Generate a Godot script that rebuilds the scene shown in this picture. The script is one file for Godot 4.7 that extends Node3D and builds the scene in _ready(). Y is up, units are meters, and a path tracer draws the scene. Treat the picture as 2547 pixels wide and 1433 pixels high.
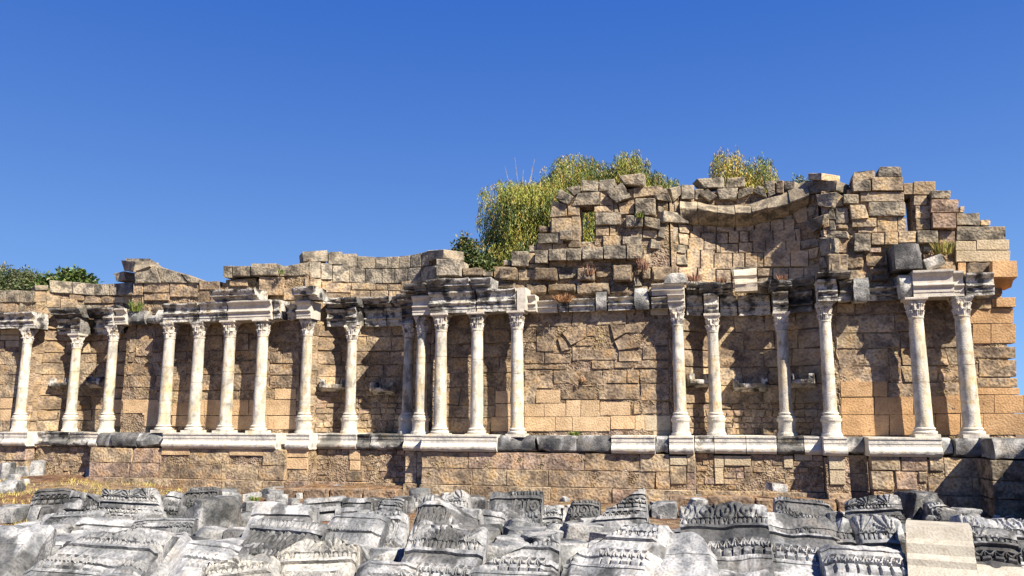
extends Node3D

# ---------------------------------------------------------------- setting out
const EYE := 2.05
const NICHES := [[-15.6, -12.05], [-6.1, -2.3], [4.05, 7.72]]
const LEDGE_TOP := 1.57
var FT: Transform3D
var na := FastNoiseLite.new()
var nb := FastNoiseLite.new()
var nc := FastNoiseLite.new()
var rng := RandomNumberGenerator.new()
var M := {}
var taken := {}
var things := {}

# ---------------------------------------------------------------- mesh helper
class MB:
	var v := PackedVector3Array()
	var c := PackedColorArray()
	var f := PackedInt32Array()
	var col := Color(1, 1, 1)
	func p(a: Vector3) -> int:
		v.append(a)
		c.append(col)
		return v.size() - 1
	func t(a: int, b: int, d: int) -> void:
		f.append(a)
		f.append(b)
		f.append(d)
	func q(a: int, b: int, d: int, e: int) -> void:
		f.append(a)
		f.append(b)
		f.append(d)
		f.append(a)
		f.append(d)
		f.append(e)
	func box(a: Vector3, b: Vector3) -> void:
		var i := []
		for k in 8:
			i.append(p(Vector3(b.x if k & 1 else a.x, b.y if k & 2 else a.y, b.z if k & 4 else a.z)))
		q(i[4], i[5], i[7], i[6])
		q(i[1], i[0], i[2], i[3])
		q(i[5], i[1], i[3], i[7])
		q(i[0], i[4], i[6], i[2])
		q(i[6], i[7], i[3], i[2])
		q(i[0], i[1], i[5], i[4])
	# faces wound counter-clockwise seen from outside; thr: cosine above which two faces shade as one
	func mesh(thr := 0.62) -> ArrayMesh:
		var nt := f.size() / 3
		var fn := PackedVector3Array()
		fn.resize(nt)
		for i in nt:
			var a := v[f[3 * i]]
			fn[i] = (v[f[3 * i + 1]] - a).cross(v[f[3 * i + 2]] - a)
		var A := []
		A.resize(Mesh.ARRAY_MAX)
		if thr <= -1.0:
			var vn := PackedVector3Array()
			vn.resize(v.size())
			for i in nt:
				for k in 3:
					vn[f[3 * i + k]] += fn[i]
			for i in vn.size():
				vn[i] = vn[i].normalized()
			var ix := PackedInt32Array()
			ix.resize(f.size())
			for i in nt:
				ix[3 * i] = f[3 * i]
				ix[3 * i + 1] = f[3 * i + 2]
				ix[3 * i + 2] = f[3 * i + 1]
			A[Mesh.ARRAY_VERTEX] = v
			A[Mesh.ARRAY_NORMAL] = vn
			A[Mesh.ARRAY_COLOR] = c
			A[Mesh.ARRAY_INDEX] = ix
		else:
			var fu := PackedVector3Array()
			fu.resize(nt)
			for i in nt:
				fu[i] = fn[i].normalized()
			var first := PackedInt32Array()
			first.resize(v.size() + 1)
			for i in f:
				first[i + 1] += 1
			for i in v.size():
				first[i + 1] += first[i]
			var fill := first.duplicate()
			var adj := PackedInt32Array()
			adj.resize(f.size())
			for i in f.size():
				adj[fill[f[i]]] = i / 3
				fill[f[i]] += 1
			var ov := PackedVector3Array()
			var on := PackedVector3Array()
			var oc := PackedColorArray()
			ov.resize(f.size())
			on.resize(f.size())
			oc.resize(f.size())
			for i in nt:
				var me := fu[i]
				for k in 3:
					var w := f[3 * i + k]
					var s := Vector3.ZERO
					for j in range(first[w], first[w + 1]):
						if fu[adj[j]].dot(me) > thr:
							s += fn[adj[j]]
					var o := 3 * i + (0 if k == 0 else 3 - k)
					ov[o] = v[w]
					on[o] = s.normalized()
					oc[o] = c[w]
			A[Mesh.ARRAY_VERTEX] = ov
			A[Mesh.ARRAY_NORMAL] = on
			A[Mesh.ARRAY_COLOR] = oc
		var m := ArrayMesh.new()
		m.add_surface_from_arrays(Mesh.PRIMITIVE_TRIANGLES, A)
		return m

# ---------------------------------------------------------------- naming
func numbered(called: String) -> String:
	if not taken.has(called):
		taken[called] = 0
		return called
	taken[called] += 1
	return "%s_%03d" % [called, taken[called]]

func tag(o: Node, label: String, category: String, group := "") -> Node:
	o.set_meta("label", label)
	o.set_meta("category", category)
	if group != "":
		o.set_meta("group", group)
	return o

func thing(called: String, label: String, category: String, xf: Transform3D, group := "") -> Node3D:
	var o := Node3D.new()
	o.name = numbered(called)
	add_child(o)
	o.transform = xf
	tag(o, label, category, group)
	return o

func part(parent: Node, called: String, mesh: Mesh, mat: Material, xf := Transform3D.IDENTITY) -> MeshInstance3D:
	var o := MeshInstance3D.new()
	o.name = called
	o.mesh = mesh
	o.material_override = mat
	o.transform = xf
	parent.add_child(o, true)
	return o

func single(called: String, label: String, category: String, mesh: Mesh, mat: Material, xf: Transform3D, group := "") -> MeshInstance3D:
	var o := MeshInstance3D.new()
	o.name = numbered(called)
	o.mesh = mesh
	o.material_override = mat
	o.transform = xf
	add_child(o)
	tag(o, label, category, group)
	return o

func structure(called: String, mesh: Mesh, mat: Material, xf := Transform3D.IDENTITY) -> MeshInstance3D:
	var o := MeshInstance3D.new()
	o.name = numbered(called)
	o.mesh = mesh
	o.material_override = mat
	o.transform = xf
	o.set_meta("kind", "structure")
	add_child(o)
	return o

func fx(s: float, h: float, n: float) -> Transform3D:
	return FT * Transform3D(Basis.IDENTITY, Vector3(s, h, n))

func rnd(a: float, b: float) -> float:
	return rng.randf_range(a, b)

func sm(a: float, b: float, x: float) -> float:
	return smoothstep(a, b, x)

# ---------------------------------------------------------------- textures and materials
func noise_bytes(n: int, freq: float, seed_: int, kind := FastNoiseLite.TYPE_SIMPLEX_SMOOTH, oct := 4, ret := FastNoiseLite.RETURN_DISTANCE) -> PackedByteArray:
	var f := FastNoiseLite.new()
	f.noise_type = kind
	f.seed = seed_
	f.frequency = freq
	f.fractal_octaves = oct
	f.cellular_return_type = ret
	if oct == 1:
		f.fractal_type = FastNoiseLite.FRACTAL_NONE
	var im := f.get_seamless_image(n, n, false, false, 0.12)
	im.convert(Image.FORMAT_L8)
	return im.get_data()

func tex_of(n: int, data: PackedByteArray, fmt := Image.FORMAT_RGB8) -> ImageTexture:
	return ImageTexture.create_from_image(Image.create_from_data(n, n, false, fmt, data))

# colour between stops: stops = [[t, Color], ...] in sRGB
func lut(stops: Array) -> PackedByteArray:
	var g := Gradient.new()
	var off := PackedFloat32Array()
	var cols := PackedColorArray()
	for s in stops:
		off.append(s[0])
		cols.append(s[1])
	g.offsets = off
	g.colors = cols
	var o := PackedByteArray()
	for i in 256:
		var k := g.sample(i / 255.0)
		o.append(int(k.r * 255))
		o.append(int(k.g * 255))
		o.append(int(k.b * 255))
	return o

func blend_tex(n: int, layers: Array) -> ImageTexture:
	# each layer: [bytes, lut]; layers multiply
	var d := PackedByteArray()
	d.resize(n * n * 3)
	var L0: PackedByteArray = layers[0][0]
	var T0: PackedByteArray = layers[0][1]
	var L1: PackedByteArray = layers[1][0]
	var T1: PackedByteArray = layers[1][1]
	var L2: PackedByteArray = layers[2][0]
	var T2: PackedByteArray = layers[2][1]
	for i in n * n:
		var a := L0[i] * 3
		var b := L1[i] * 3
		var e := L2[i] * 3
		for k in 3:
			d[3 * i + k] = T0[a + k] * T1[b + k] * T2[e + k] / 65025
	return tex_of(n, d)

func mat_of(tex: Texture2D, scale: float, height: Texture2D, hcm: float, rough := 0.95) -> StandardMaterial3D:
	var m := StandardMaterial3D.new()
	m.albedo_texture = tex
	m.uv1_triplanar = true
	m.uv1_world_triplanar = true
	m.uv1_scale = Vector3.ONE * scale
	m.uv1_triplanar_sharpness = 4.0
	m.vertex_color_use_as_albedo = true
	m.roughness = rough
	m.metallic_specular = 0.25
	if height:
		m.heightmap_enabled = true
		m.heightmap_texture = height
		m.heightmap_scale = hcm
	return m

func materials() -> void:
	var N := 512
	var big := noise_bytes(N, 0.006, 11, FastNoiseLite.TYPE_SIMPLEX_SMOOTH, 5)
	var mid := noise_bytes(N, 0.022, 12, FastNoiseLite.TYPE_SIMPLEX_SMOOTH, 4)
	var fine := noise_bytes(N, 0.11, 13, FastNoiseLite.TYPE_SIMPLEX_SMOOTH, 3)
	var pits := noise_bytes(N, 0.06, 14, FastNoiseLite.TYPE_CELLULAR, 2)
	var streak := noise_bytes(N, 0.012, 15, FastNoiseLite.TYPE_SIMPLEX_SMOOTH, 6)
	var W := Color(1, 1, 1)
	var fine_lut := lut([[0.0, Color(.66, .64, .62)], [.35, Color(.88, .87, .86)], [.6, W], [1.0, W]])
	var fine_soft := lut([[0.0, Color(.82, .81, .8)], [.5, Color(.96, .96, .96)], [1.0, W]])
	# weathered sandstone: grey crust, tan body, ochre bleed
	M.t_sand = blend_tex(N, [
		[mid, lut([[0.0, Color(.66, .65, .65)], [.34, Color(.85, .84, .83)], [.48, Color(.97, .96, .94)], [.7, Color(1, .97, .9)], [1.0, Color(1, .9, .76)]])],
		[big, lut([[0.0, Color(.72, .71, .72)], [.42, Color(.9, .89, .88)], [.6, W], [1.0, Color(1, .95, .88)]])],
		[fine, fine_lut]])
	# grey lichen-covered stone
	M.t_grey = blend_tex(N, [
		[mid, lut([[0.0, Color(.5, .5, .5)], [.38, Color(.74, .73, .71)], [.5, Color(.95, .94, .9)], [.68, Color(1, .98, .93)], [1.0, Color(1, .9, .76)]])],
		[big, lut([[0.0, Color(.8, .8, .82)], [.5, Color(.95, .94, .93)], [1.0, W]])],
		[fine, fine_lut]])
	# freshly cut restoration stone
	M.t_new = blend_tex(N, [
		[mid, lut([[0.0, Color(.88, .86, .84)], [.5, Color(.97, .96, .95)], [1.0, W]])],
		[big, lut([[0.0, Color(.86, .85, .84)], [.5, Color(.96, .95, .94)], [1.0, W]])],
		[fine, fine_soft]])
	# marble: white with grey bloom and ochre stain
	M.t_marble = blend_tex(N, [
		[streak, lut([[0.0, Color(.74, .75, .77)], [.26, Color(.9, .9, .9)], [.36, Color(.985, .98, .97)], [.62, W], [.74, Color(1, .98, .93)], [.88, Color(.98, .92, .82)], [1.0, Color(.94, .86, .73)]])],
		[mid, lut([[0.0, Color(.82, .83, .84)], [.3, Color(.95, .95, .95)], [.42, W], [1.0, W]])],
		[fine, fine_soft]])
	# old marble: black patina islands with ragged outlines
	M.t_old = blend_tex(N, [
		[streak, lut([[0.0, Color(.34, .34, .35)], [.3, Color(.5, .5, .5)], [.37, Color(.8, .8, .8)], [.43, Color(.94, .94, .94)], [.6, W], [.75, Color(1, .96, .88)], [1.0, Color(.95, .88, .76)]])],
		[mid, lut([[0.0, Color(.55, .55, .56)], [.33, Color(.76, .76, .76)], [.42, Color(.96, .96, .96)], [1.0, W]])],
		[fine, fine_lut]])
	M.t_block = blend_tex(N, [
		[big, lut([[0.0, Color(.56, .57, .59)], [.4, Color(.74, .75, .76)], [.54, Color(.93, .93, .93)], [.7, W], [1.0, Color(1, .96, .9)]])],
		[mid, lut([[0.0, Color(.7, .71, .73)], [.36, Color(.87, .875, .88)], [.5, Color(.98, .98, .98)], [1.0, W]])],
		[fine, fine_lut]])
	M.t_mortar = blend_tex(N, [
		[pits, lut([[0.0, Color(.7, .68, .66)], [.5, Color(.92, .9, .88)], [1.0, W]])],
		[mid, lut([[0.0, Color(.62, .58, .55)], [.5, Color(.92, .9, .87)], [1.0, W]])],
		[fine, fine_lut]])
	M.t_earth = blend_tex(N, [
		[mid, lut([[0.0, Color(.6, .6, .6)], [.45, Color(.85, .82, .8)], [.6, W], [1.0, Color(1, .95, .85)]])],
		[big, lut([[0.0, Color(.75, .72, .7)], [.5, W], [1.0, Color(1, .97, .8)]])],
		[fine, lut([[0.0, Color(.45, .42, .4)], [.4, Color(.8, .78, .76)], [.65, W], [1.0, W]])]])
	var hb := PackedByteArray()
	hb.resize(N * N)
	for i in N * N:
		hb[i] = clampi(int(mid[i] * .45 + fine[i] * .35 + pits[i] * .2), 0, 255)
	M.h_rough = tex_of(N, hb, Image.FORMAT_L8)
	M.h_fine = tex_of(N, fine, Image.FORMAT_L8)
	M.sand = mat_of(M.t_sand, .2, M.h_rough, 4.5)
	M.grey = mat_of(M.t_grey, .22, M.h_rough, 4.5)
	M.smooth = mat_of(M.t_sand, .2, M.h_fine, 1.6)
	M.grey_smooth = mat_of(M.t_grey, .22, M.h_fine, 1.8)
	M.fresh = mat_of(M.t_new, .3, M.h_fine, .9)
	M.marble = mat_of(M.t_marble, .4, M.h_fine, .5, .75)
	M.old = mat_of(M.t_old, .33, M.h_rough, 2.5, .85)
	M.block = mat_of(M.t_block, .36, M.h_rough, 1.6, .85)
	M.clean = mat_of(M.t_new, .5, M.h_fine, .4, .8)
	M.mortar = mat_of(M.t_mortar, .3, M.h_rough, 9.0)
	M.earth = mat_of(M.t_earth, .3, M.h_rough, 6.0)
	M.leaf = StandardMaterial3D.new()
	M.leaf.vertex_color_use_as_albedo = true
	M.leaf.roughness = .6
	M.leaf.backlight_enabled = true
	M.leaf.backlight = Color(.3, .32, .1)
	M.leaf.cull_mode = BaseMaterial3D.CULL_DISABLED
	M.bark = mat_of(M.t_sand, 1.3, M.h_rough, 1.0)

# ---------------------------------------------------------------- wall surface
func nw(s: float, h: float) -> float:
	var b := -.44 if h < 5.3 else -.5
	for k in NICHES:
		if s > k[0] and s < k[1]:
			var t: float = (2.0 * s - k[0] - k[1]) / (k[1] - k[0])
			b -= .95 * pow(maxf(0.0, 1.0 - t * t), .6)
	return b

func pn(s: float) -> float:
	for k in PODIUM:
		if s >= k[0] and s < k[1]:
			return k[2]
	return .28

func skyline(s: float) -> float:
	for i in range(0, SKY.size() - 2, 2):
		if s >= SKY[i] and s <= SKY[i + 2]:
			return lerpf(SKY[i + 1], SKY[i + 3], (s - SKY[i]) / maxf(.001, SKY[i + 2] - SKY[i]))
	return 5.6

# ---------------------------------------------------------------- a dressed or weathered stone: corners bl, br, tr, tl and the way it faces
func stone_mesh(k: Array, out: Vector3, deep: float, rough: float, edge: float, col: Color, cell := .085) -> ArrayMesh:
	var m := MB.new()
	var w: float = maxf((k[1] - k[0]).length(), (k[2] - k[3]).length())
	var h: float = maxf((k[3] - k[0]).length(), (k[2] - k[1]).length())
	var nx := clampi(int(w / cell), 1, 12)
	var ny := clampi(int(h / cell), 1, 8)
	var us := [0.0]
	var vs := [0.0]
	var eu := minf(edge / w, .3)
	var ev := minf(edge / h, .3)
	for i in nx + 1:
		us.append(lerpf(eu, 1.0 - eu, float(i) / nx))
	us.append(1.0)
	for i in ny + 1:
		vs.append(lerpf(ev, 1.0 - ev, float(i) / ny))
	vs.append(1.0)
	var ctr: Vector3 = (k[0] + k[1] + k[2] + k[3]) * .25
	var sd := Vector3(rnd(-50, 50), rnd(-50, 50), rnd(-50, 50))
	var U := us.size()
	var V := vs.size()
	for j in V:
		for i in U:
			var p: Vector3 = k[0].lerp(k[1], us[i]).lerp(k[3].lerp(k[2], us[i]), vs[j])
			var rim := i == 0 or j == 0 or i == U - 1 or j == V - 1
			var q := p + sd
			var corner := (i == 0 or i == U - 1) and (j == 0 or j == V - 1)
			if rim:
				p += (ctr - p).normalized() * (rough * (.16 + .8 * maxf(0, nb.get_noise_3dv(q * 6.0))) + (edge * .45 if corner else 0.0))
				p -= out * (edge * (.75 + .5 * na.get_noise_3dv(q * 5.0)))
			else:
				var d := na.get_noise_3dv(q * Vector3(1.6, 3.4, 1.6)) * .8 + nb.get_noise_3dv(q * Vector3(3.0, 8.0, 3.0)) * .5
				var pit := maxf(0.0, nb.get_noise_3dv(q * Vector3(2.6, 6.0, 2.6) + Vector3(9, 9, 9)) - .26) * 2.8
				p += out * rough * (d - pit)
			var g := 1.0 + .22 * nb.get_noise_3dv(q * 1.7) * (1.0 if rough > .008 else .3)
			m.col = Color(col.r * g, col.g * g, col.b * g)
			m.p(p)
	for j in V - 1:
		for i in U - 1:
			var a := j * U + i
			m.q(a, a + 1, a + U + 1, a + U)
	m.col = col
	var ring := []
	for i in U:
		ring.append(i)
	for j in range(1, V):
		ring.append(j * U + U - 1)
	for i in range(U - 2, -1, -1):
		ring.append((V - 1) * U + i)
	for j in range(V - 2, 0, -1):
		ring.append(j * U)
	var back := []
	for i in ring:
		back.append(m.p(m.v[i] - out * deep))
	for i in ring.size():
		var e := (i + 1) % ring.size()
		m.q(ring[e], ring[i], back[i], back[e])
	var cb := m.p(ctr - out * deep)
	for i in ring.size():
		m.t(back[(i + 1) % ring.size()], back[i], cb)
	return m.mesh(.72)

const TONE := [Color(.405, .32, .234), Color(.37, .335, .285), Color(.485, .398, .292), Color(.68, .50, .31), Color(.28, .23, .175), Color(.60, .51, .36), Color(.44, .34, .275), Color(.57, .37, .2), Color(.51, .42, .32), Color(.42, .383, .33)]
const ROUGH := [.034, .024, .013, .004, .05, .003, .024, .006, .007, .01]
const EDGE := [.014, .022, .012, .006, .045, .006, .014, .007, .01, .014]

func tone(kind: int) -> Color:
	var c: Color = TONE[kind]
	var j := .085 if kind in [3, 5, 7] else .09
	var g := 1.0 + rnd(-j, j)
	var warm := rnd(-j, j) * .35
	return Color(c.r * g * (1 + warm * .5), c.g * g, c.b * g * (1 - warm))

func stone_mat(kind: int) -> Material:
	return M.grey if kind == 1 else (M.fresh if kind in [3, 5, 7] else (M.smooth if kind == 8 else (M.grey_smooth if kind == 9 else M.sand)))

func bay_of(s: float) -> int:
	for i in BAYS.size():
		if s < BAYS[i][0]:
			return i
	return BAYS.size() - 1

# s, h corners in metres, placed on the wall
func wall_stone(kind: int, proud: float, sh: Array, deep := .34) -> void:
	var node: Node3D = things["wall%d" % bay_of((sh[0] + sh[2] + sh[4] + sh[6]) / 4.0)]
	var k := []
	var c := Vector3.ZERO
	for i in [6, 4, 2, 0]:
		var s: float = sh[i]
		var h: float = sh[i + 1]
		var q := Vector3(s, h, nw(s, 4.0 if h < 5.3 else 6.0) + proud)
		k.append(q)
		c += q * .25
	var base: float = node.get_meta("s0")
	var org := Vector3(base, 0, 0)
	var out: Vector3 = ((k[1] + k[2]) - (k[0] + k[3])).cross((k[3] + k[2]) - (k[0] + k[1])).normalized()
	for i in 4:
		k[i] = k[i] - c
	var g := .005 if kind in [3, 5, 7] else .008
	for i in 4:
		k[i] -= k[i].normalized() * g * .5
	var mi := part(node, "stone", stone_mesh(k, out, deep + maxf(0, proud), ROUGH[kind], EDGE[kind], tone(kind)), stone_mat(kind), Transform3D(Basis.IDENTITY, c - org))
	mi.cast_shadow = GeometryInstance3D.SHADOW_CASTING_SETTING_ON

var placed := []   # [s0, s1, h0, h1] of the stones set one by one

func free_spans(s0: float, s1: float, h0: float, h1: float) -> Array:
	var cuts := []
	for b in placed:
		var ov: float = minf(h1, b[3]) - maxf(h0, b[2])
		if ov > .28 * (h1 - h0) and b[1] > s0 and b[0] < s1:
			cuts.append([b[0], b[1]])
	cuts.sort_custom(func(a, b): return a[0] < b[0])
	var spans := []
	var x := s0
	for k in cuts:
		if k[0] - x > .1:
			spans.append([x, k[0]])
		x = maxf(x, k[1])
	if s1 - x > .1:
		spans.append([x, s1])
	return spans

func fill_courses(s0: float, s1: float, h0: float, h1: float, course: float, wmin: float, wmax: float, kinds: Array, gap := 0.0, keep := false) -> void:
	var n := maxi(1, roundi((h1 - h0) / course))
	var hs := [h0]
	for i in range(1, n):
		hs.append(lerpf(h0, h1, (i + rnd(-.16, .16)) / n))
	hs.append(h1)
	for i in n:
		for sp in free_spans(s0, s1, hs[i], hs[i + 1]):
			var x: float = sp[0]
			while x < sp[1] - .02:
				var w := rnd(wmin, wmax)
				var curved := nw(x + .3, 4.0) < -.6
				if curved:
					w = minf(w, .75)
				if sp[1] - (x + w) < wmin * .6:
					w = sp[1] - x
				if w > wmax * 1.3:
					w *= .5
				var e := x + w
				var kind: int = kinds[rng.randi() % kinds.size()]
				var top: float = hs[i + 1]
				var bot: float = hs[i]
				var lim := minf(skyline(x + .03), skyline(e - .03))
				if top <= lim + .05 and not (gap > 0 and rng.randf() < gap):
					var j := rnd(-.018, .018)
					var _u := rng.randf()
					var pr := rnd(-.014, .018)
					if kind == 4:
						pr += rnd(-.02, .06)
					var a := rnd(-.04, .04)
					var d := rnd(-.04, .04)
					if keep:
						placed.append([x, e, bot, top])
					wall_stone(kind, pr, [x + a, top + rnd(-.03, .012), e + d, top + rnd(-.03, .012) + j * .5, e - d, bot + rnd(-.012, .02), x - a, bot + rnd(-.012, .02)])
				x = e

# the mortar and rubble heart of a wall: a rough skin a hand's breadth behind the faces
func core_mesh(s0: float, s1: float, h0: float, surf: Callable, top: Callable, holes: Array, col: Color, cell := .1) -> ArrayMesh:
	var m := MB.new()
	var nx := int((s1 - s0) / cell)
	var ny := int((8.4 - h0) / cell)
	var idx := {}
	var on := {}
	for i in nx:
		for j in ny:
			var s := s0 + (i + .5) * cell
			var h := h0 + (j + .5) * cell
			if h > top.call(s):
				continue
			var hole := false
			for o in holes:
				if s > o[0] and s < o[1] and h > o[2] and h < o[3]:
					hole = true
			if not hole:
				on[i * 1000 + j] = true
	var vert := func(i: int, j: int, back: bool) -> int:
		var key := (i * 1000 + j) * 2 + (1 if back else 0)
		if not idx.has(key):
			var s: float = s0 + i * cell
			var h: float = h0 + j * cell
			var n: float = surf.call(s, h)
			var q := Vector3(s, h, 0)
			if back:
				n -= .55
			else:
				n += .02 * na.get_noise_3dv(q * 2.5) + .03 * nb.get_noise_3dv(q * 7.0)
			var g := 1.0 + .35 * nb.get_noise_3dv(q * 3.0)
			m.col = Color(col.r * g, col.g * g, col.b * g * (1 + .2 * na.get_noise_3dv(q * 2.0)))
			idx[key] = m.p(Vector3(s - s0, h, n))
		return idx[key]
	for key in on:
		var i: int = key / 1000
		var j: int = key % 1000
		m.q(vert.call(i, j, false), vert.call(i + 1, j, false), vert.call(i + 1, j + 1, false), vert.call(i, j + 1, false))
		m.q(vert.call(i + 1, j, true), vert.call(i, j, true), vert.call(i, j + 1, true), vert.call(i + 1, j + 1, true))
		if not on.has((i + 1) * 1000 + j):
			m.q(vert.call(i + 1, j, false), vert.call(i + 1, j, true), vert.call(i + 1, j + 1, true), vert.call(i + 1, j + 1, false))
		if not on.has((i - 1) * 1000 + j):
			m.q(vert.call(i, j, true), vert.call(i, j, false), vert.call(i, j + 1, false), vert.call(i, j + 1, true))
		if not on.has(i * 1000 + j + 1):
			m.q(vert.call(i, j + 1, false), vert.call(i + 1, j + 1, false), vert.call(i + 1, j + 1, true), vert.call(i, j + 1, true))
	return m.mesh(.5)

# ---------------------------------------------------------------- mouldings: a closed profile (out, up) swept along x
func patina(p: Vector3, sd: Vector3, amount: float, lo := .36) -> float:
	var g := na.get_noise_3dv(p * 1.3 + sd) * .8 + nb.get_noise_3dv(p * 4.0 + sd) * .3 + nc.get_noise_3dv(p * 14.0 + sd) * .16
	return lerpf(1.0, lo, sm(-.06, .1, g + (amount - .5) * 1.3))

func sweep(prof: Array, x0: float, x1: float, damage: float, col: Color, dark: float, follow = null, step := .07) -> ArrayMesh:
	var m := MB.new()
	var P := []
	for i in prof.size():
		var a: Vector2 = prof[i]
		var b: Vector2 = prof[(i + 1) % prof.size()]
		P.append(a)
		var k := int((b - a).length() / .09)
		for j in range(1, mini(k, 5)):
			P.append(a.lerp(b, float(j) / mini(k, 5)))
	var c := Vector2.ZERO
	for a in P:
		c += a / P.size()
	var nseg := maxi(2, int((x1 - x0) / step))
	var sd := Vector3(rnd(-90, 90), rnd(-90, 90), rnd(-90, 90))
	var n := P.size()
	for i in nseg + 1:
		var x := lerpf(x0, x1, float(i) / nseg)
		var off: float = follow.call(x) if follow != null else 0.0
		for a in P:
			var q := Vector3(x, a.y, a.x) + sd
			var d := damage * (maxf(0, na.get_noise_3dv(q * 1.5) - .12) * .42 + maxf(0, nb.get_noise_3dv(q * 4.5)) * .1)
			var w: Vector2 = a + (c - a) * minf(.6, d * 1.6)
			var xx := x
			if i == 0:
				xx += damage * .09 * maxf(0, na.get_noise_3dv(q * 3.0) + .1)
			elif i == nseg:
				xx -= damage * .09 * maxf(0, na.get_noise_3dv(q * 3.0) + .1)
			var g := patina(Vector3(x, a.y, a.x), sd, dark) if dark > 0.0 else 1.0
			m.col = Color(col.r * g, col.g * g, col.b * g)
			m.p(Vector3(xx, w.y, w.x + off))
	for i in nseg:
		for j in n:
			var e := (j + 1) % n
			m.q(i * n + j, i * n + e, (i + 1) * n + e, (i + 1) * n + j)
	var poly := PackedVector2Array()
	for a in P:
		poly.append(a)
	var tri := Geometry2D.triangulate_polygon(poly)
	for i in range(0, tri.size(), 3):
		for side in 2:
			var o := side * nseg * n
			var a := o + tri[i]
			var b := o + tri[i + 1]
			var d := o + tri[i + 2]
			var nn := (m.v[b] - m.v[a]).cross(m.v[d] - m.v[a]).x
			if (nn > 0) == (side == 1):
				m.t(a, b, d)
			else:
				m.t(a, d, b)
	# keep the sweep facing outwards whichever way the profile runs
	var area := 0.0
	for i in n:
		area += P[i].cross(P[(i + 1) % n])
	if area < 0:
		for i in nseg * n * 2:
			var tmp := m.f[3 * i + 1]
			m.f[3 * i + 1] = m.f[3 * i + 2]
			m.f[3 * i + 2] = tmp
	return m.mesh(.8)

# ledge of the podium: dado course above a projecting base moulding; n is the front, back the depth behind it
func ledge_profile(back: float) -> Array:
	return [Vector2(-back, 0), Vector2(-.02, 0), Vector2(.0, .03), Vector2(.035, .05), Vector2(.05, .085), Vector2(.05, .12), Vector2(.03, .125), Vector2(.03, .14), Vector2(.0, .165), Vector2(-.015, .2), Vector2(-.03, .205), Vector2(-.03, .27), Vector2(-.02, .275), Vector2(-.02, .36), Vector2(.0, .375), Vector2(.0, .415), Vector2(-back, .415)]

# architrave of three fasciae under a crown moulding; total height ht
func entablature_profile(back: float, ht: float) -> Array:
	var s := ht / .56
	return [Vector2(-back, 0), Vector2(-.05, 0), Vector2(-.05, .09 * s), Vector2(-.035, .095 * s), Vector2(-.035, .19 * s), Vector2(-.01, .2 * s), Vector2(.02, .235 * s), Vector2(.02, .26 * s), Vector2(-.04, .28 * s), Vector2(-.05, .38 * s), Vector2(-.02, .44 * s), Vector2(.0, .45 * s), Vector2(.05, .5 * s), Vector2(.06, .52 * s), Vector2(.06, .56 * s), Vector2(-back, .56 * s)]

func cornice_profile(back: float, ht: float, reach: float) -> Array:
	return [Vector2(-back, 0), Vector2(-.02, 0), Vector2(.0, ht * .12), Vector2(.05, ht * .2), Vector2(.05, ht * .3), Vector2(reach * .7, ht * .36), Vector2(reach * .72, ht * .56), Vector2(reach * .85, ht * .62), Vector2(reach, ht * .85), Vector2(reach, ht), Vector2(-back, ht)]

# ---------------------------------------------------------------- rough block: a box with knocked-off corners and broken faces
func rough_block(w: float, h: float, d: float, rough: float, cuts: int, col: Color, dark: float, lo := .2, cell := .09) -> ArrayMesh:
	var m := MB.new()
	var n := [clampi(int(w / cell), 2, 14), clampi(int(h / cell), 2, 10), clampi(int(d / cell), 2, 12)]
	var S := Vector3(w, h, d)
	var planes := []
	for i in cuts:
		var v := Vector3(rnd(-1, 1), rnd(-.1, 1), rnd(-.7, 1)).normalized()
		var reach := absf(v.x) * w * .5 + absf(v.y) * h * .5 + absf(v.z) * d * .5
		planes.append([v, reach * rnd(.58, .84)])
	var sd := Vector3(rnd(-90, 90), rnd(-90, 90), rnd(-90, 90))
	var idx := {}
	var vert := func(a: Vector3i) -> int:
		if not idx.has(a):
			var u := Vector3(float(a.x) / n[0], float(a.y) / n[1], float(a.z) / n[2]) * 2.0 - Vector3.ONE
			var p := u * S * .5
			var r := minf(.018 + rough * .35, S[S.min_axis_index()] * .3)
			var inner := (S * .5 - Vector3.ONE * r)
			var cl := p.clamp(-inner, inner)
			if p != cl:
				p = cl + (p - cl).normalized() * minf(r, (p - cl).length() * 1.2)
			for k in planes:
				var dd: float = p.dot(k[0]) - k[1]
				if dd > 0:
					p -= k[0] * dd
			var q := p + sd
			var nn := p.normalized()
			p += nn * rough * (na.get_noise_3dv(q * 1.8) * .4 + nb.get_noise_3dv(q * 6.0) * .35 + nc.get_noise_3dv(q * 15.0) * .4 - maxf(0, nb.get_noise_3dv(q * 3.3 + Vector3(7, 7, 7)) - .2) * 1.5)
			var g := patina(p, sd, dark, lo) if dark > 0 else 1.0
			m.col = Color(col.r * g, col.g * g, col.b * g)
			idx[a] = m.p(p + Vector3(0, h * .5, 0))
		return idx[a]
	for ax in 3:
		var b := (ax + 1) % 3
		var c := (ax + 2) % 3
		for side in 2:
			for i in n[b]:
				for j in n[c]:
					var ids := []
					for k in [[0, 0], [1, 0], [1, 1], [0, 1]]:
						var a := Vector3i.ZERO
						a[ax] = n[ax] * side
						a[b] = i + k[0]
						a[c] = j + k[1]
						ids.append(vert.call(a))
					if side == 1:
						m.q(ids[0], ids[1], ids[2], ids[3])
					else:
						m.q(ids[0], ids[3], ids[2], ids[1])
	return m.mesh(.86)

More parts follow.
